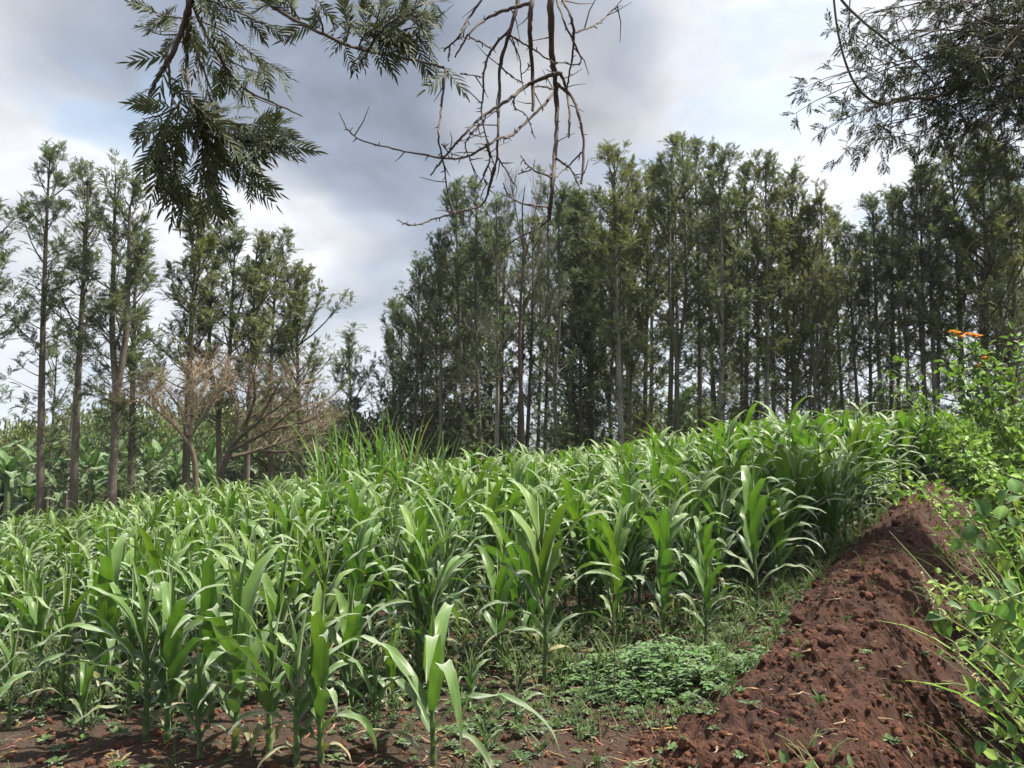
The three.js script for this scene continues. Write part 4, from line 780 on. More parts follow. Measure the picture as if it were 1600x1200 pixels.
{
  const r = rng(55), base = at(860, -20, 3), t = thing('bare_branch', 'tangle of bare thorny twigs hanging from the top centre against the sky', 'branch', base);
  const B = [
    [0.0120, 0.0065, [[857, -40], [860, 0], [862, 83], [867, 123], [870, 167], [868, 233], [862, 300], [858, 343]]], [0.0045, 0.002, [[858, 342], [842, 356], [806, 374], [770, 398]]],
    [0.0100, 0.006, [[838, -40], [830, 10], [828, 50], [832, 110], [833, 173]]], [0.0085, 0.003, [[818, -40], [810, 0], [797, 47], [782, 100], [780, 150], [778, 207], [775, 257], [760, 310]]],
    [0.0070, 0.003, [[832, 4], [793, 15], [760, 30], [733, 53], [710, 90]]], [0.0055, 0.003, [[768, -40], [753, 0], [733, 27], [717, 57], [693, 80]]],
    [0.0055, 0.002, [[797, 45], [767, 80], [757, 110], [755, 150], [753, 187], [763, 227], [773, 262]]], [0.0080, 0.003, [[877, 115], [863, 117], [827, 132], [793, 157], [753, 183], [723, 213], [700, 240], [673, 273]]],
    [0.0065, 0.004, [[876, 115], [885, 140], [890, 177], [888, 215]]], [0.0075, 0.004, [[868, 130], [890, 147], [903, 177], [912, 217], [908, 287]]],
    [0.0065, 0.002, [[867, 143], [847, 167], [820, 193], [797, 213], [777, 217], [753, 233], [720, 247], [660, 242], [607, 230], [567, 220], [543, 202], [530, 177]]],
    [0.0045, 0.002, [[772, 262], [753, 320], [720, 330], [680, 342], [643, 352], [620, 343]]], [0.0045, 0.002, [[697, 110], [695, 127], [690, 167], [685, 213], [692, 250], [700, 300], [712, 338]]],
    [0.0060, 0.003, [[884, -40], [880, 0], [893, 30], [897, 67], [890, 110], [886, 138]]], [0.0045, 0.002, [[868, -20], [870, 0], [883, 37], [900, 73], [907, 98], [867, 97]]],
    [0.0040, 0.0018, [[896, 52], [927, 40], [953, 20], [975, -5]]], [0.0045, 0.002, [[868, 247], [890, 263], [907, 295]]], [0.0035, 0.002, [[908, 238], [887, 260], [868, 277]]],
    [0.0040, 0.0018, [[862, 278], [830, 263], [813, 243]]], [0.0030, 0.0018, [[831, 264], [810, 272]]], [0.0045, 0.002, [[858, 323], [817, 318], [797, 307], [786, 287]]], [0.0045, 0.002, [[798, 56], [827, 73], [857, 93], [872, 100]]],
    [0.0040, 0.002, [[720, 115], [753, 120]]], [0.0035, 0.0018, [[780, 100], [800, 120], [818, 130]]], [0.0030, 0.0016, [[803, 150], [805, 168], [822, 180], [836, 216]]], [0.0035, 0.0016, [[776, 245], [790, 265], [807, 293]]],
    [0.0040, 0.002, [[868, 140], [850, 136], [832, 135]]], [0.0035, 0.0016, [[733, 58], [757, 70], [775, 82]]], [0.0035, 0.0016, [[700, 95], [705, 70], [720, 58], [733, 62]]],
    [0.0030, 0.0015, [[757, 190], [740, 205], [728, 222], [735, 250], [752, 285]]], [0.0030, 0.0015, [[690, 225], [702, 238], [725, 246]]], [0.0035, 0.0016, [[760, 225], [765, 250], [755, 275], [762, 290]]], [0.0030, 0.0015, [[800, 60], [812, 95], [816, 115], [830, 100]]],
  ];
  for (const [r0, r1, px] of B) {
    const g = new GB(), pts = tracedStem(g, r, px, r0, r1, 0, base, 0.3);
    for (let k = 1; k < pts.length - 1; k++) { if (r() > 0.55) continue; const d = pts[k + 1].clone().sub(pts[k]).normalize().multiplyScalar(0.6).addScaledVector(randDir(r), 0.9).normalize(), L = r() < 0.16 ? 0.05 + 0.10 * r() : 0.008 + 0.018 * r(), e = pts[k].clone().addScaledVector(d, L), m = pts[k].clone().addScaledVector(d, L * 0.5).addScaledVector(randDir(r), L * 0.08); g.tube([pts[k], m, e], [0.0026, 0.002, 0.001], 4, barkDark(r)); }
    part('twig', g.geo(), M.twig, t);
  }
}
// ---------------------------------------------------------------- tree standing out of frame on the right, its foliage reaching in
{
  const D = 9.0, K = 1.36, foot = at(1850, 700, 10.6); foot.y = groundH(foot.x, foot.z) - 0.1; const r = rng(64);
  const t = thing('overhanging_tree', 'large tree at the right edge whose dark feathery foliage hangs into the top corner', 'tree', foot);
  const tr = new GB(), cr = new GB(); const tp = []; for (let k = 0; k <= 12; k++) tp.push(V(-0.02 * k, 1.05 * k, 0.12 * Math.sin(k)));
  tr.tube(tp, tp.map((_, k) => 0.26 - 0.014 * k), 10, (s) => mulc([0.10, 0.08, 0.065], 0.8 + 0.4 * r()), 3); part('trunk', tr.geo(), M.bark, t);
  const q = (px, py, dz = 0) => at(px, py, D + dz).sub(foot);
  const spray = (p, d, n, size) => { for (let k = 0; k < n; k++) { const dir = d.clone().multiplyScalar(0.8).addScaledVector(randDir(r), 0.8).add(V(0, -0.1, 0)).normalize(), b = 0.6 + 0.5 * r(); cr.add(midFronds[r() * 4 | 0], frame(p.clone().addScaledVector(randDir(r), 0.05), dir, V(0, 1, 0).addScaledVector(randDir(r), 0.6), size * (0.7 + 0.6 * r())), [b, b, b * (0.8 + 0.3 * r())]); } };
  const limb = (pts, r0, r1, dens, from, tw, size = 0.17) => {
    const g = new GB(), c = smoothPath(pts, 6); g.tube(c, c.map((_, k) => K * lerp(r0, r1, k / (c.length - 1))), 6, barkDark(r)); 
    for (let k = Math.floor(c.length * from); k < c.length; k++) {
      const d = c[Math.min(k + 1, c.length - 1)].clone().sub(c[Math.max(0, k - 1)]).normalize(); if (r() < dens) spray(c[k], d, 1, size);
      for (let m = 0; m < tw; m++) { const td = d.clone().multiplyScalar(0.6).addScaledVector(randDir(r), 0.8).add(V(0, -0.15, 0)).normalize(), L = K * (0.2 + 0.35 * r()), e = c[k].clone().addScaledVector(td, L); g.tube([c[k], c[k].clone().lerp(e, 0.5).add(V(0, 0.02, 0)), e], [0.007, 0.005, 0.003], 3, barkDark(r)); spray(c[k].clone().lerp(e, 0.55), td, 2, size); spray(e, td, 4, size); }
    }
    part('limb', g.geo(), M.twig, t);
  };
  // slender hanging stems traced against the sky
  limb([q(1301, -40), q(1303, 0), q(1310, 54), q(1322, 100), q(1336, 131), q(1357, 154), q(1380, 163), q(1420, 154), q(1453, 153), q(1520, 130, 0.3)], 0.009, 0.014, 0.0, 1, 0);
  limb([q(1300, -30), q(1315, 0), q(1350, 35), q(1392, 68), q(1420, 89), q(1443, 110), q(1462, 135), q(1475, 154)], 0.013, 0.005, 0.0, 1, 0);
  limb([q(1330, -20), q(1327, 20), q(1328, 58), q(1336, 86), q(1357, 105), q(1373, 121)], 0.006, 0.003, 0.0, 1, 0);
  limb([q(1620, 60, 0.2), q(1569, 48), q(1544, 37), q(1513, 21), q(1497, -10)], 0.010, 0.006, 0.0, 1, 0);
  const hub = (h) => V(-0.02 * h, h, 0);
  const tips = [[1352, 22, 4.2], [1335, 96, 3.9], [1325, 112, 3.9], [1306, 143, 3.8], [1312, 188, 3.6], [1345, 175, 3.6], [1395, 168, 3.5], [1420, 222, 3.3], [1440, 190, 3.3], [1480, 230, 3.2], [1452, 60, 4.2], [1420, 100, 4.0], [1500, 120, 3.7], [1540, 60, 4.2], [1550, 180, 3.5], [1560, 238, 3.2], [1590, 130, 3.8], [1600, 40, 4.4], [1610, 210, 3.4], [1480, 25, 4.5], [1530, 0, 4.7], [1400, 30, 4.4], [1375, 130, 3.8], [1500, 200, 3.4], [1580, 280, 3.0], [1620, 330, 2.8], [1600, 380, 2.7], [1450, 140, 3.7], [1540, 120, 3.8], [1580, 20, 4.5], [1470, 95, 3.9], [1385, 75, 4.0], [1560, 90, 4.0], [1610, 100, 4.0], [1520, 165, 3.5], [1350, 205, 3.4]];
  for (const [px, py, h] of tips) { const e = q(px, py, (r() - 0.5) * 1.5), b = hub(h * 1.3 + 1.2), m0 = b.clone().lerp(e, 0.25).add(V(0, 0.5 + 0.4 * r(), (r() - 0.5) * 0.6)), m1 = b.clone().lerp(e, 0.52).add(V((r() - 0.5) * 0.3, 0.45 + 0.4 * r(), (r() - 0.5) * 0.5)), m2 = b.clone().lerp(e, 0.8).add(V((r() - 0.5) * 0.2, 0.22 + 0.25 * r(), (r() - 0.5) * 0.3)); limb([b, m0, m1, m2, e], 0.016, 0.0035, 0.5, 0.55, px > 1400 && r() < 0.45 ? 2 : 1, 0.145); }
  for (let k = 0; k < 9; k++) { const h = 8.4 + 3.6 * r(), az = r() * 6.28, L = (1.2 + 1.6 * r()) * (1 - (h - 6) / 9); const e = hub(h).add(V(Math.cos(az) * L, 0.5 * L, Math.sin(az) * L)); limb([hub(h), hub(h).lerp(e, 0.5).add(V(0, -0.1, 0)), e], 0.02, 0.005, 0.8, 0.3, 2, 0.24); }
  tag(part('crown', cr.geo(), M.frondClose, t), null, null, null, 'stuff');
}
// ---------------------------------------------------------------- weeds and shrubs along the trench on the right
function ovateLeaf(seed, o = {}) {   // unit leaf along +x
  const r = rng(seed), g = new GB(), { wid = 0.30, cup = 0.3, droop = 0.3 } = o, P = [], hw = [], S = [], N = [], lf = [];
  for (let k = 0; k <= 7; k++) { const s = k / 7; P.push(V(s, -droop * s * s * 0.5 + 0.05 * s, 0.03 * Math.sin(s * 5 + seed))); hw.push(Math.max(0.004, wid * Math.pow(Math.sin(Math.PI * Math.pow(s, 0.72)), 0.9))); S.push(V(0, 0, 1)); N.push(V(0, 1, 0)); lf.push(hw[k] * cup); }
  P.unshift(V(-0.22, -0.02, 0)); hw.unshift(0.012); S.unshift(V(0, 0, 1)); N.unshift(V(0, 1, 0)); lf.unshift(0);
  g.ribbon(P, hw, S, N, lf, (s, t) => mulc([1, 1, 1], Math.abs(t) < 0.1 ? 1.35 : 0.94 + 0.1 * Math.sin(s * 40 + Math.abs(t) * 4)), 4, (k, t) => 0.02 * Math.sin(k * 2.1 + t * 3 + seed)); return g;
}
const ovates = [0, 1, 2, 3].map((k) => ovateLeaf(90 + k, { wid: 0.26 + 0.04 * k, cup: 0.2 + 0.1 * k, droop: 0.2 + 0.2 * k }));
const tinted = (src, c) => { const g = new GB(); g.add(src, new THREE.Matrix4(), c); return g.geo(); };
const leafTones = [[0.085, 0.19, 0.030], [0.13, 0.25, 0.034], [0.055, 0.13, 0.028], [0.19, 0.29, 0.04]];
const leafGeos = leafTones.map((c) => ovates.map((o) => tinted(o, c)));
function vineWeed(label, stems, seed, size, group, thin = 0.3) {
  const r = rng(seed), f0 = stems[0][0], base = at(...f0), t = thing('broadleaf_weed', label, 'weed', base, group); let n = 0;
  for (const st of stems) {
    const g = new GB(), pts = smoothPath(st.map((q) => at(...q).sub(base)), 6); g.tube(pts, pts.map((_, k) => lerp(0.0042, 0.0014, k / (pts.length - 1))), 5, [0.13, 0.17, 0.05]); part('stem', g.geo(), M.stalk, t);
    for (let k = 2; k < pts.length; k += 1) for (const sg of [-1, 1]) {
      if (r() < thin + 0.25 * k / pts.length || n > 280) continue; n++;
      const d = pts[k].clone().sub(pts[k - 1]).normalize(), side = V(-d.y, d.x, 0).multiplyScalar(sg).addScaledVector(randDir(r), 0.7), dir = d.multiplyScalar(0.6).add(side).normalize();
      const m = part('leaf', leafGeos[r() < 0.25 ? 3 : r() * 3 | 0][r() * 4 | 0], M.broad, t); m.applyMatrix4(frame(pts[k], dir, V(-0.1, 1, 0.5).addScaledVector(randDir(r), 0.5), size * (0.55 + 0.7 * r())));
    }
  }
  return t;
}
vineWeed('broad-leaved weed reaching left over the trench with a single hanging leaf', [[[1680, 905, 2.75], [1600, 880, 2.72], [1540, 862, 2.7], [1500, 838, 2.7]], [[1680, 905, 2.75], [1620, 850, 2.8], [1570, 815, 2.8], [1530, 800, 2.82]], [[1680, 905, 2.75], [1600, 925, 2.65], [1560, 940, 2.62]], [[1690, 900, 2.8], [1640, 830, 2.75], [1600, 780, 2.75], [1575, 765, 2.75]]], 71, 0.06, 'broad-leaved weeds along the trench', 0.5);
vineWeed('dense broad-leaved weed halfway down the right frame edge', [[[1680, 1030, 2.6], [1600, 985, 2.6], [1540, 958, 2.6], [1490, 955, 2.62], [1468, 968, 2.64]], [[1680, 1030, 2.6], [1610, 1040, 2.55], [1560, 1035, 2.5], [1510, 1005, 2.5]], [[1680, 1030, 2.7], [1620, 960, 2.75], [1580, 920, 2.8]], [[1690, 1020, 2.5], [1640, 985, 2.45], [1590, 1000, 2.4]]], 72, 0.062, 'broad-leaved weeds along the trench');
vineWeed('broad-leaved weed low at the right edge above the bottom corner', [[[1690, 1150, 2.5], [1610, 1110, 2.5], [1550, 1092, 2.5], [1520, 1080, 2.5]], [[1690, 1150, 2.5], [1620, 1150, 2.45], [1570, 1150, 2.4], [1540, 1160, 2.4]], [[1690, 1150, 2.6], [1640, 1090, 2.6], [1590, 1055, 2.65]], [[1690, 1240, 2.4], [1620, 1205, 2.4], [1570, 1190, 2.4], [1540, 1200, 2.4]]], 73, 0.055, 'broad-leaved weeds along the trench');
{ // pale flower spikes of a weed
  const spikes = [[[1660, 1090, 2.5], [1580, 1030, 2.5], [1520, 990, 2.5], [1468, 955, 2.5], [1448, 925, 2.5], [1441, 895, 2.5]], [[1660, 1210, 2.4], [1580, 1120, 2.4], [1530, 1065, 2.4], [1500, 1030, 2.4], [1493, 1008, 2.4]], [[1600, 1205, 2.5], [1555, 1170, 2.5], [1522, 1140, 2.5], [1504, 1118, 2.5]], [[1640, 960, 2.7], [1540, 880, 2.7], [1490, 835, 2.7], [1462, 795, 2.7], [1450, 765, 2.7]]];
  const words = ['thin weed stalk with a pale flower spike arching over the trench', 'thin weed stalk with a small seed spike low over the trench', 'shortest weed stalk with a bent tip near the bottom right corner', 'long thin weed stalk crossing the far end of the trench']; const r = rng(81);
  spikes.forEach((st, i) => { const base = at(...st[0]), t = thing('weed_stalk', words[i], 'weed stalk', base, 'weed stalks over the trench'), g = new GB(), f = new GB(), pts = smoothPath(st.map((q) => at(...q).sub(base)), 7); g.tube(pts, pts.map((_, k) => lerp(0.0032, 0.0014, k / (pts.length - 1))), 5, [0.26, 0.24, 0.10]); part('stem', g.geo(), M.stalk, t); for (let k = Math.floor(pts.length * 0.55); k < pts.length; k++) for (let m = 0; m < 4; m++) { const d = randDir(r).add(V(0, -0.3, 0)).normalize(), L = 0.006 + 0.009 * r(); f.tube([pts[k], pts[k].clone().addScaledVector(d, L * 0.6), pts[k].clone().addScaledVector(d, L)], [0.0016, 0.0028, 0.0006], 4, [0.34, 0.30, 0.16]); } tag(part('spikelets', f.geo(), M.straw, t), null, null, null, 'stuff'); });
}
// a shrub with many small leaves: stems one by one, leaves as one mass
function leafyShrub(label, name, foot, o) {
  const r = rng(o.seed), t = thing(name, label, o.cat ?? 'shrub', foot, o.group), sg = new GB(), lg = new GB(), tips = [];
  for (let k = 0; k < o.stems; k++) {
    const az = r() * 6.28, e0 = lerp(o.e0 ?? 0.8, 1.5, r()), L = o.h * (0.6 + 0.5 * r()) / Math.sin(Math.max(0.6, e0)); let p = V((r() - 0.5) * o.w * 0.5, 0, (r() - 0.5) * o.w * 0.5), f = V(Math.cos(az) * Math.cos(e0) + (o.lean?.x ?? 0), Math.sin(e0), Math.sin(az) * Math.cos(e0) + (o.lean?.z ?? 0)).normalize(); const pts = [p.clone()];
    for (let q = 0; q < 7; q++) { f = f.clone().addScaledVector(randDir(r), 0.16).add(V((o.lean?.x ?? 0) * 0.12, -0.05 * q * 0.4, 0)).normalize(); p = p.clone().addScaledVector(f, L / 7); pts.push(p); }
    const c = smoothPath(pts, 2); sg.tube(c, c.map((_, q) => lerp(0.008, 0.002, q / (c.length - 1))), 5, [0.10, 0.11, 0.045]); tips.push([c[c.length - 1], f]);
    for (let q = 2; q < c.length; q++) for (let m = 0; m < o.per; m++) { const d = randDir(r).add(V(0, 0.15, 0)).normalize(), b = 0.7 + 0.6 * r(), tone = mixc(o.tone, [o.tone[0] * 1.8, o.tone[1] * 1.5, o.tone[2]], r() * r()); lg.add(ovates[r() * 4 | 0], frame(c[q].clone().addScaledVector(d, 0.03 + 0.10 * r() * (o.loose ?? 1)), d, V(0, 1, 0).addScaledVector(randDir(r), 0.6), o.leaf * (0.6 + 0.7 * r())), mulc(tone, b)); }
  }
  part('stems', sg.geo(), M.stalk, t); tag(part('leaves', lg.geo(), M.broad, t), null, null, null, 'stuff'); return [t, tips];
}
const footAt = (px, d, lift = 0) => { const p = at(px, 700, d); p.y = surfH(p.x, p.z) + lift; return p; };
{
  const [t] = leafyShrub('tall leafy shrub with orange flower heads on its top at the right', 'flowering_shrub', footAt(1622, 7.2), { seed: 91, stems: 34, h: 2.2, w: 0.7, per: 15, leaf: 0.064, tone: [0.12, 0.23, 0.03], e0: 1.32 });
  const r = rng(92), base = t.position;
  for (const [px, py] of [[1488, 519], [1497, 521], [1512, 523], [1522, 524], [1502, 527], [1530, 526], [1528, 572], [1540, 560]]) {
    const c = at(px, py, 7.0).sub(base), st = new GB(); st.tube([c.clone().add(V(0.16, -0.9, 0)), c.clone().add(V(0.06, -0.4, 0)), c], [0.006, 0.004, 0.003], 4, [0.13, 0.18, 0.05]); const stem = part('flower_stem', st.geo(), M.stalk, t), g = new GB();
    { const lf = new GB(); for (let k = 0; k < 22; k++) { const u = r(), p = c.clone().add(V(0.16 * u * u + 0.03 * u, -0.9 * u - 0.03, 0)), d = randDir(r).add(V(0, 0.2, 0)).normalize(); lf.add(ovates[k % 4], frame(p.addScaledVector(d, 0.02), d, V(0, 1, 0).addScaledVector(randDir(r), 0.5), 0.05 + 0.05 * r()), mulc([0.11, 0.21, 0.03], 0.7 + 0.6 * r())); } part('stem_leaves', lf.geo(), M.broad, stem).userData.kind = 'stuff'; }
    for (let k = 0; k < 10; k++) { const a = k / 10 * 6.28, d = V(Math.cos(a), 0.25 + 0.2 * r(), Math.sin(a)).normalize(); g.add(ovates[k % 4], frame(c.clone().addScaledVector(d, 0.012), d, V(0, 1, 0), 0.027), [0.85, 0.36, 0.015]); const e2 = V(Math.cos(a + 0.3), 0.7 + 0.5 * r(), Math.sin(a + 0.3)).normalize(); g.add(ovates[k % 4], frame(c.clone().addScaledVector(e2, 0.01), e2, V(0, 1, 0), 0.021), [0.85, 0.40, 0.02]); }
    g.tube([c.clone().add(V(0, -0.008, 0)), c.clone().add(V(0, 0.01, 0))], [0.014, 0.009], 7, [0.5, 0.2, 0.02]); part('flower', g.geo(), M.flower, stem);
  }
  leafyShrub('dark green shrub under the orange-flowered one, above the end of the soil ridge', 'leafy_shrub', footAt(1720, 8.6), { seed: 94, stems: 26, h: 1.5, w: 0.7, per: 9, leaf: 0.06, tone: [0.06, 0.125, 0.026], e0: 0.95, group: 'shrubs along the trench' });
  leafyShrub('light green shrub at the right edge below the flowering shrub', 'leafy_shrub', footAt(1775, 5.0), { seed: 95, stems: 28, h: 1.6, w: 0.7, per: 14, leaf: 0.056, tone: [0.13, 0.25, 0.03], e0: 1.0, lean: V(-0.08, 0, 0), group: 'shrubs along the trench' });
  leafyShrub('pale feathery weed thicket hanging over the right side of the trench', 'leafy_shrub', footAt(1790, 3.9), { seed: 96, stems: 30, h: 0.95, w: 0.5, per: 12, leaf: 0.045, tone: [0.16, 0.26, 0.045], e0: 0.85, lean: V(-0.3, 0, 0), group: 'shrubs along the trench' });
  leafyShrub('low shaded weed thicket in the bottom right corner', 'leafy_shrub', footAt(1740, 2.7), { seed: 97, stems: 24, h: 0.8, w: 0.5, per: 7, leaf: 0.05, tone: [0.07, 0.13, 0.03], e0: 0.6, lean: V(-0.25, 0, 0), group: 'shrubs along the trench' });
  leafyShrub('low green weeds climbing the far right bank near the ridge end', 'leafy_shrub', footAt(1690, 10.6), { seed: 98, stems: 22, h: 0.7, w: 0.6, per: 9, leaf: 0.055, tone: [0.08, 0.16, 0.03], e0: 1.2, group: 'shrubs along the trench' });
  leafyShrub('leafy weeds filling the gap behind the soil ridge end', 'leafy_shrub', footAt(1625, 14.5), { seed: 99, stems: 24, h: 1.1, w: 0.7, per: 9, leaf: 0.06, tone: [0.07, 0.14, 0.03], e0: 1.2, group: 'shrubs along the trench' });
  grassClump('tall_grass_clump', 'coarse grass with long pale blades leaning in from the right edge', footAt(1705, 3.3), 40, 1.35, 0.024, 601, V(-1, 0, 0.1), 0.12, M.broad, 0.22, 'grass clumps along the trench', [0.9, 1.35]);
  grassClump('tall_grass_clump', 'finer grass clump behind the coarse one at the right edge', footAt(1665, 4.4), 50, 1.3, 0.018, 602, V(-1, 0, 0), 0.15, M.broad, 0.25, 'grass clumps along the trench', [0.9, 1.45]);
  grassClump('tall_grass_clump', 'few thin grass blades arching low over the trench', footAt(1610, 3.7, 0.1), 7, 0.75, 0.012, 603, V(-1, 0, 0.2), 0.3, M.broad, 0.2, 'grass clumps along the trench', [0.5, 1.1]);
}
// ---------------------------------------------------------------- weed patch, stubble, low weeds, clods, litter
{
  const c = groundHit(1040, 1062); c.y -= 0.02; const r = rng(111), t = thing('weed_patch', 'dense mound of small bright green leaves between the maize and the soil ridge', 'weed patch', c), sg = new GB(), lg = new GB();
  for (let k = 0; k < 480; k++) {
    const a = r() * 6.28, q = Math.sqrt(r()), R = 0.52 * (1 + 0.55 * noise(Math.cos(a) * 1.7, Math.sin(a) * 1.7, 4.2)), x = Math.cos(a) * q * R * 1.1 - 0.05, z = Math.sin(a) * q * R, H = 0.03 + 0.30 * (1 - q) * (0.6 + 0.6 * r()) * (0.75 + 0.6 * fbm(x * 3, z * 3, 5, 2)); const y0 = surfH(c.x + x, c.z + z) - c.y, top = V(x + (r() - 0.5) * 0.1, y0 + H, z + (r() - 0.5) * 0.1);
    sg.tube([V(x, y0 - 0.01, z), top], [0.0018, 0.001], 3, [0.09, 0.13, 0.04]);
    for (let m = 0; m < 3; m++) { const p = V(x, y0, z).lerp(top, 0.55 + 0.45 * m / 2); for (let f = 0; f < 3; f++) { const az = f * 2.1 + r() * 1.2, d = V(Math.cos(az), 0.15 * (r() - 0.3), Math.sin(az)); const b = 0.75 + 0.5 * r(); lg.add(ovates[f], frame(p.clone().addScaledVector(d, 0.008), d, V(0, 1, 0).addScaledVector(randDir(r), 0.3), 0.047 * (0.6 + 0.7 * r())), mulc([0.055, 0.150, 0.014], b)); } }
  }
  part('stems', sg.geo(), M.stalk, t); tag(part('leaves', lg.geo(), M.broad, t), null, null, null, 'stuff');
  const s = groundHit(990, 1150), st = thing('dry_stubble', 'dry broken stalks sticking up at the lower edge of the weed patch', 'stubble', s);
  for (let k = 0; k < 22; k++) { const x = (r() - 0.5) * 0.5, z = (r() - 0.5) * 0.25, y = surfH(s.x + x, s.z + z) - s.y, L = 0.05 + 0.13 * r(), d = V((r() - 0.5) * 1.2, 1, (r() - 0.5) * 0.8).normalize(), g = new GB(); g.tube([V(x, y - 0.01, z), V(x, y, z).addScaledVector(d, L * 0.5), V(x, y, z).addScaledVector(d, L)], [0.005, 0.004, 0.003], 5, mulc([0.20, 0.145, 0.085], 0.6 + 0.6 * r())); part('stalk', g.geo(), M.straw, st); }
  const dead = [[958, 1110, 880, 'thin dry upright stem standing in front of the weed patch'], [1147, 1040, 985, 'short pale dry stem at the foot of the soil ridge']];
  for (const [px, py, ty, label] of dead) { const f = groundHit(px, py), h = at(px, ty, -f.z).y - f.y, o = thing('dead_weed', label, 'dry stem', f), g = new GB(); const pts = smoothPath([V(0, -0.02, 0), V(0.01, h * 0.4, 0.01), V(-0.01, h, 0)], 5); g.tube(pts, pts.map((_, k) => 0.004 - 0.0003 * k * 0.8), 5, [0.15, 0.10, 0.06]); part('stem', g.geo(), M.straw, o); for (let k = 3; k < pts.length; k++) { const b = new GB(), d = randDir(r).setY(0.4).normalize(); b.tube([pts[k], pts[k].clone().addScaledVector(d, 0.05 + 0.05 * r())], [0.002, 0.001], 3, [0.15, 0.10, 0.06]); part('twig', b.geo(), M.straw, o); } }
}
function scatter(name, label, cat, geo, mat, n, pick, make) {
  const im = new THREE.InstancedMesh(geo, mat, n), m = new THREE.Matrix4(), r = rng(name.length * 131 + n); let k = 0, guard = 0; im.castShadow = im.receiveShadow = true;
  const q = new THREE.Quaternion(), e = new THREE.Euler();
  while (k < n && guard++ < n * 60) { const p = pick(r); if (!p) continue; const o = make(r, p); m.compose(V(p[0], surfH(p[0], p[1]) + (o.lift ?? 0), p[1]), q.setFromEuler(e.set(o.rx ?? 0, r() * 6.28, o.rz ?? 0)), V(o.s, o.sy ?? o.s, o.s)); im.setMatrixAt(k, m); im.setColorAt(k, new THREE.Color().setRGB(...(o.c ?? [1, 1, 1]))); k++; }
  im.count = k; im.name = name; return tag(im, label, cat, null, 'stuff');
}
function weedGeo(seed, n, L, wide, e) { const r = rng(seed), g = new GB(); for (let k = 0; k < n; k++) { const az = k / n * 6.28 + r(), d = V(Math.cos(az), e * (0.4 + r()), Math.sin(az)).normalize(), h = L * (0.3 + 0.9 * r()); g.add(ovates[k % 4], frame(V(0, h * e * 0.6, 0).addScaledVector(d, 0.2 * L), d, V(0, 1, 0).addScaledVector(randDir(r), 0.3), L * (0.6 + 0.5 * r()), L, L * wide), [0.065, 0.135, 0.035]); } return g.geo(); }
function tuftGeo(seed, n, L, w) { const r = rng(seed), g = new GB(); for (let k = 0; k < n; k++) blade(g, r, { org: V((r() - 0.5) * 0.03, 0, (r() - 0.5) * 0.03), az: r() * 6.28, e0: 0.9 + 0.6 * r(), bend: 0.5 + 1.2 * r(), len: L * (0.5 + 0.7 * r()), w, seg: 4, fold: 0.2, wave: 0, col: mixc([0.07, 0.14, 0.03], [0.12, 0.17, 0.04], r()), baseW: 0.7, cols: 1 }); return g.geo(); }
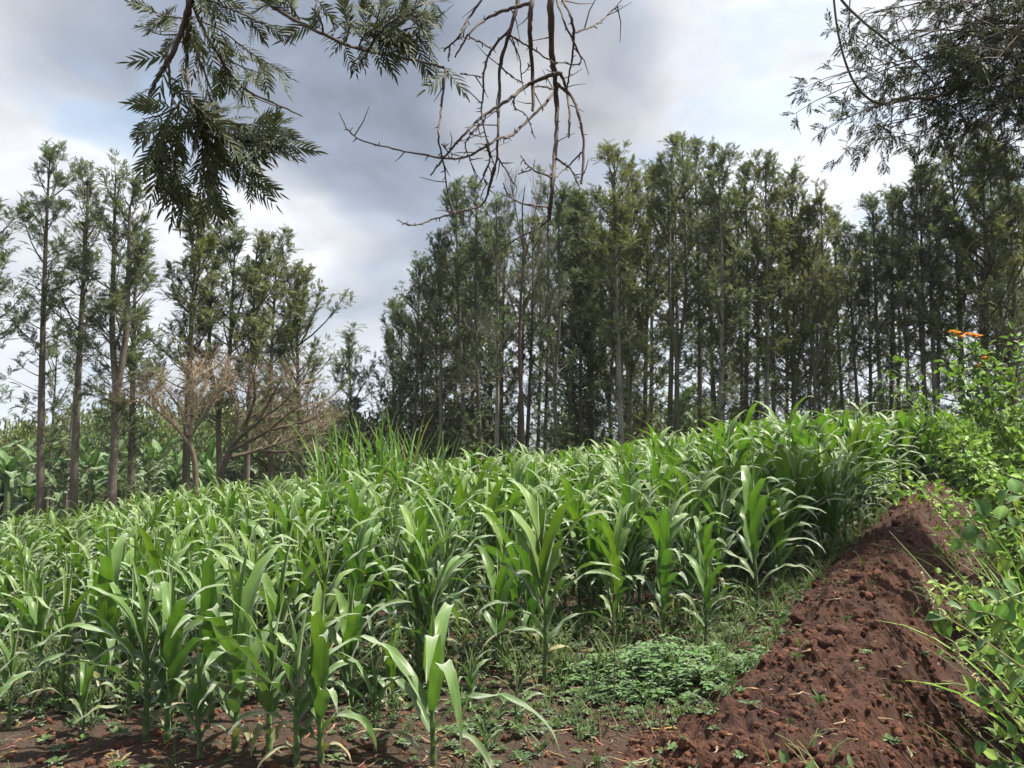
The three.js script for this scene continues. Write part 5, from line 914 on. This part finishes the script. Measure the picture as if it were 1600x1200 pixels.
{
  // density of weeds on the soil: thick under the crop and along the foot of the ridge, thin on the bare patch in front
  const weedAt = (x, d) => { const t = bermT(x, -d); if (t > -0.55 && t < 1.3) return 0.015; if (t >= 1.3) return 0.5; const cl = clamp(0.55 + 1.5 * fbm(x * 1.1, d * 1.1, 8, 3)); let k = 0.75 * sstep(4.2, 5.6, d) + 0.1 + (x > -0.4 && x < 1.4 && d > 4.2 && d < 7 ? 0.3 : 0) + 0.4 * sstep(-1.7, -0.9, t) * sstep(5, 7, d); if (x < -1 && d < 4.9) k *= 0.45; return k * cl; };
  const pickWeed = (r) => { const d = 2.6 + 15 * Math.pow(r(), 1.7), x = (r() * 2 - 1) * d * 0.72; return r() < weedAt(x, d) ? [x, -d] : null; };
  const weeds = new THREE.Group(); weeds.name = 'low_weeds'; scene.add(weeds); tag(weeds, 'low green weeds and grass growing on the soil between the maize', 'weeds', null, 'stuff');
  const tone = (r) => { const b = 0.5 + 0.5 * r(); return [b * (0.85 + 0.5 * r() * r()), b, b * 0.6]; };
  weeds.add(scatter('leaves', null, null, weedGeo(1, 7, 0.035, 0.9, 0.5), M.broad, 9000, pickWeed, (r) => ({ s: 0.6 + 1.1 * r(), c: tone(r) })));
  weeds.add(scatter('leaves', null, null, weedGeo(2, 10, 0.028, 0.5, 1.4), M.broad, 6000, pickWeed, (r) => ({ s: 0.6 + 1.3 * r(), c: tone(r) })));
  weeds.add(scatter('grass', null, null, tuftGeo(3, 8, 0.13, 0.006), M.broad, 2400, pickWeed, (r) => ({ s: 0.5 + 1.0 * r(), c: tone(r) })));
  weeds.add(scatter('grass', null, null, tuftGeo(4, 6, 0.20, 0.010), M.broad, 2200, (r) => { const p = pickWeed(r); return p && -p[1] > 5 ? p : null; }, (r) => ({ s: 0.5 + 1.0 * r(), c: tone(r) })));
  // clods
  const clodGeo = (seed, det) => { const g = new THREE.IcosahedronGeometry(1, det), P = g.attributes.position, v = V(0, 0, 0); for (let k = 0; k < P.count; k++) { v.fromBufferAttribute(P, k); const q = 1 + 0.55 * fbm(v.x * 1.3 + seed, v.y * 1.3, v.z * 1.3, 3); v.multiplyScalar(q); P.setXYZ(k, v.x, v.y * 0.75, v.z); } g.computeVertexNormals(); return g; };
  const clods = new THREE.Group(); clods.name = 'soil_clods'; scene.add(clods); tag(clods, 'crumbs and clods of red soil lying on the ridge and the field', 'soil', null, 'stuff');
  const pickBerm = (r) => { const d = 2.2 + 12.5 * Math.pow(r(), 1.8), t = -1.1 + 2.3 * r(); return [bermX(d) + t, -d]; };
  const pickField = (r) => { const d = 3 + 7 * Math.pow(r(), 1.5), x = (r() * 2 - 1) * d * 0.72; return bermT(x, -d) < -0.8 ? [x, -d] : null; };
  const ct = (r) => { const b = 0.75 + 0.55 * r(); return [b, b * (0.95 + 0.1 * r()), b]; };
  for (let k = 0; k < 3; k++) {
    clods.add(scatter('clods', null, null, clodGeo(k * 5, 2), M.crumb, 9000, pickBerm, (r) => { const s = 0.005 + 0.017 * Math.pow(r(), 2.2) + (r() < 0.03 ? 0.025 * r() : 0); return { s, lift: s * 0.25, rx: r() * 6, rz: r() * 6, c: ct(r) }; }));
    clods.add(scatter('clods', null, null, clodGeo(k * 5 + 2, 1), M.crumb, 3000, pickField, (r) => { const s = 0.005 + 0.022 * Math.pow(r(), 2.6); return { s, lift: s * 0.2, rx: r() * 6, rz: r() * 6, c: ct(r) }; }));
  }
  const big = [[1165, 1022, 0.062, 'big dark clod standing at the left foot of the soil ridge'], [1245, 972, 0.05, 'rounded clod on the left slope of the soil ridge'], [1310, 995, 0.07, 'broad lump of soil on the crest of the ridge'], [1290, 1012, 0.045, 'lump of soil left of the broad lump on the crest'], [1275, 1085, 0.04, 'crumbly clod low on the front slope of the ridge'], [1440, 1090, 0.04, 'reddish clod on the trench side of the ridge'], [1400, 820, 0.06, 'dark clod on the far part of the ridge crest'], [1340, 905, 0.05, 'clod on the left slope halfway along the ridge']];
  big.forEach(([px, py, s, label], k) => { const p = groundHit(px, py), o = part(numbered('soil_clod'), clodGeo(40 + k * 3, 5), M.clod, scene); o.position.copy(p).add(V(0, s * 0.35, 0)); o.scale.set(s, s * 1.05, s); o.rotation.y = k; tag(o, label, 'clod', 'large clods on the ridge'); });
  // dry straw and twigs
  const strawGeo = (seed) => { const r = rng(seed), g = new GB(); const pts = smoothPath([V(-0.5, 0, 0), V(-0.15, 0.05 * r(), 0.08 * r()), V(0.2, 0.08 * r(), -0.1 * r()), V(0.5, 0.02, 0.06 * r())], 3); g.tube(pts, pts.map(() => 0.018), 4, [0.30, 0.22, 0.14]); return g.geo(); };
  const litter = new THREE.Group(); litter.name = 'straw_litter'; scene.add(litter); tag(litter, 'dry straw, roots and twigs scattered over the soil', 'straw', null, 'stuff');
  for (let k = 0; k < 3; k++) {
    litter.add(scatter('straws', null, null, strawGeo(k), M.straw, 650, pickBerm, (r) => ({ s: 0.03 + 0.11 * r() * r(), sy: 0.06 + 0.1 * r(), lift: 0.004, rz: (r() - 0.5) * 0.6, c: [0.5 + 0.6 * r(), 0.5 + 0.55 * r(), 0.5 + 0.5 * r()] })));
    litter.add(scatter('straws', null, null, strawGeo(k + 5), M.straw, 2200, pickField, (r) => ({ s: 0.04 + 0.14 * r() * r(), sy: 0.06 + 0.1 * r(), lift: 0.004, rz: (r() - 0.5) * 0.5, c: [0.5 + 0.6 * r(), 0.45 + 0.55 * r(), 0.4 + 0.5 * r()] })));
  }
  const r = rng(7), sticks = [[900, 1142, 0.34, 0.2, 'straight dry stalk lying on the soil at the bottom centre'], [1085, 1100, 0.2, -0.9, 'forked dry stick at the right edge of the weed patch'], [1318, 1132, 0.12, 0.4, 'pale curled straw on the front of the ridge'], [1250, 1088, 0.10, 0.1, 'pale shredded root piece on the front slope of the ridge'], [1380, 1128, 0.16, -0.6, 'thin dry grass stem on the trench side of the ridge'], [1265, 1025, 0.10, 0.2, 'pale flat straw below the lump on the crest']];
  sticks.forEach(([px, py, L, a, label]) => { const p = groundHit(px, py), g = new GB(), pts = smoothPath([V(-L / 2, 0.006, 0), V(-L * 0.15, 0.018, 0.02), V(L * 0.2, 0.014, -0.015), V(L / 2, 0.008, 0.01)], 4); g.tube(pts, pts.map((_, k) => 0.0045 - 0.0002 * k), 5, (s) => mulc([0.36, 0.26, 0.17], 0.8 + 0.3 * r())); const o = part(numbered('dry_stick'), g.geo(), M.straw, scene); o.position.copy(p); o.rotation.y = a; tag(o, label, 'stick', 'dry sticks on the soil'); });
}
renderer.render(scene, camera);
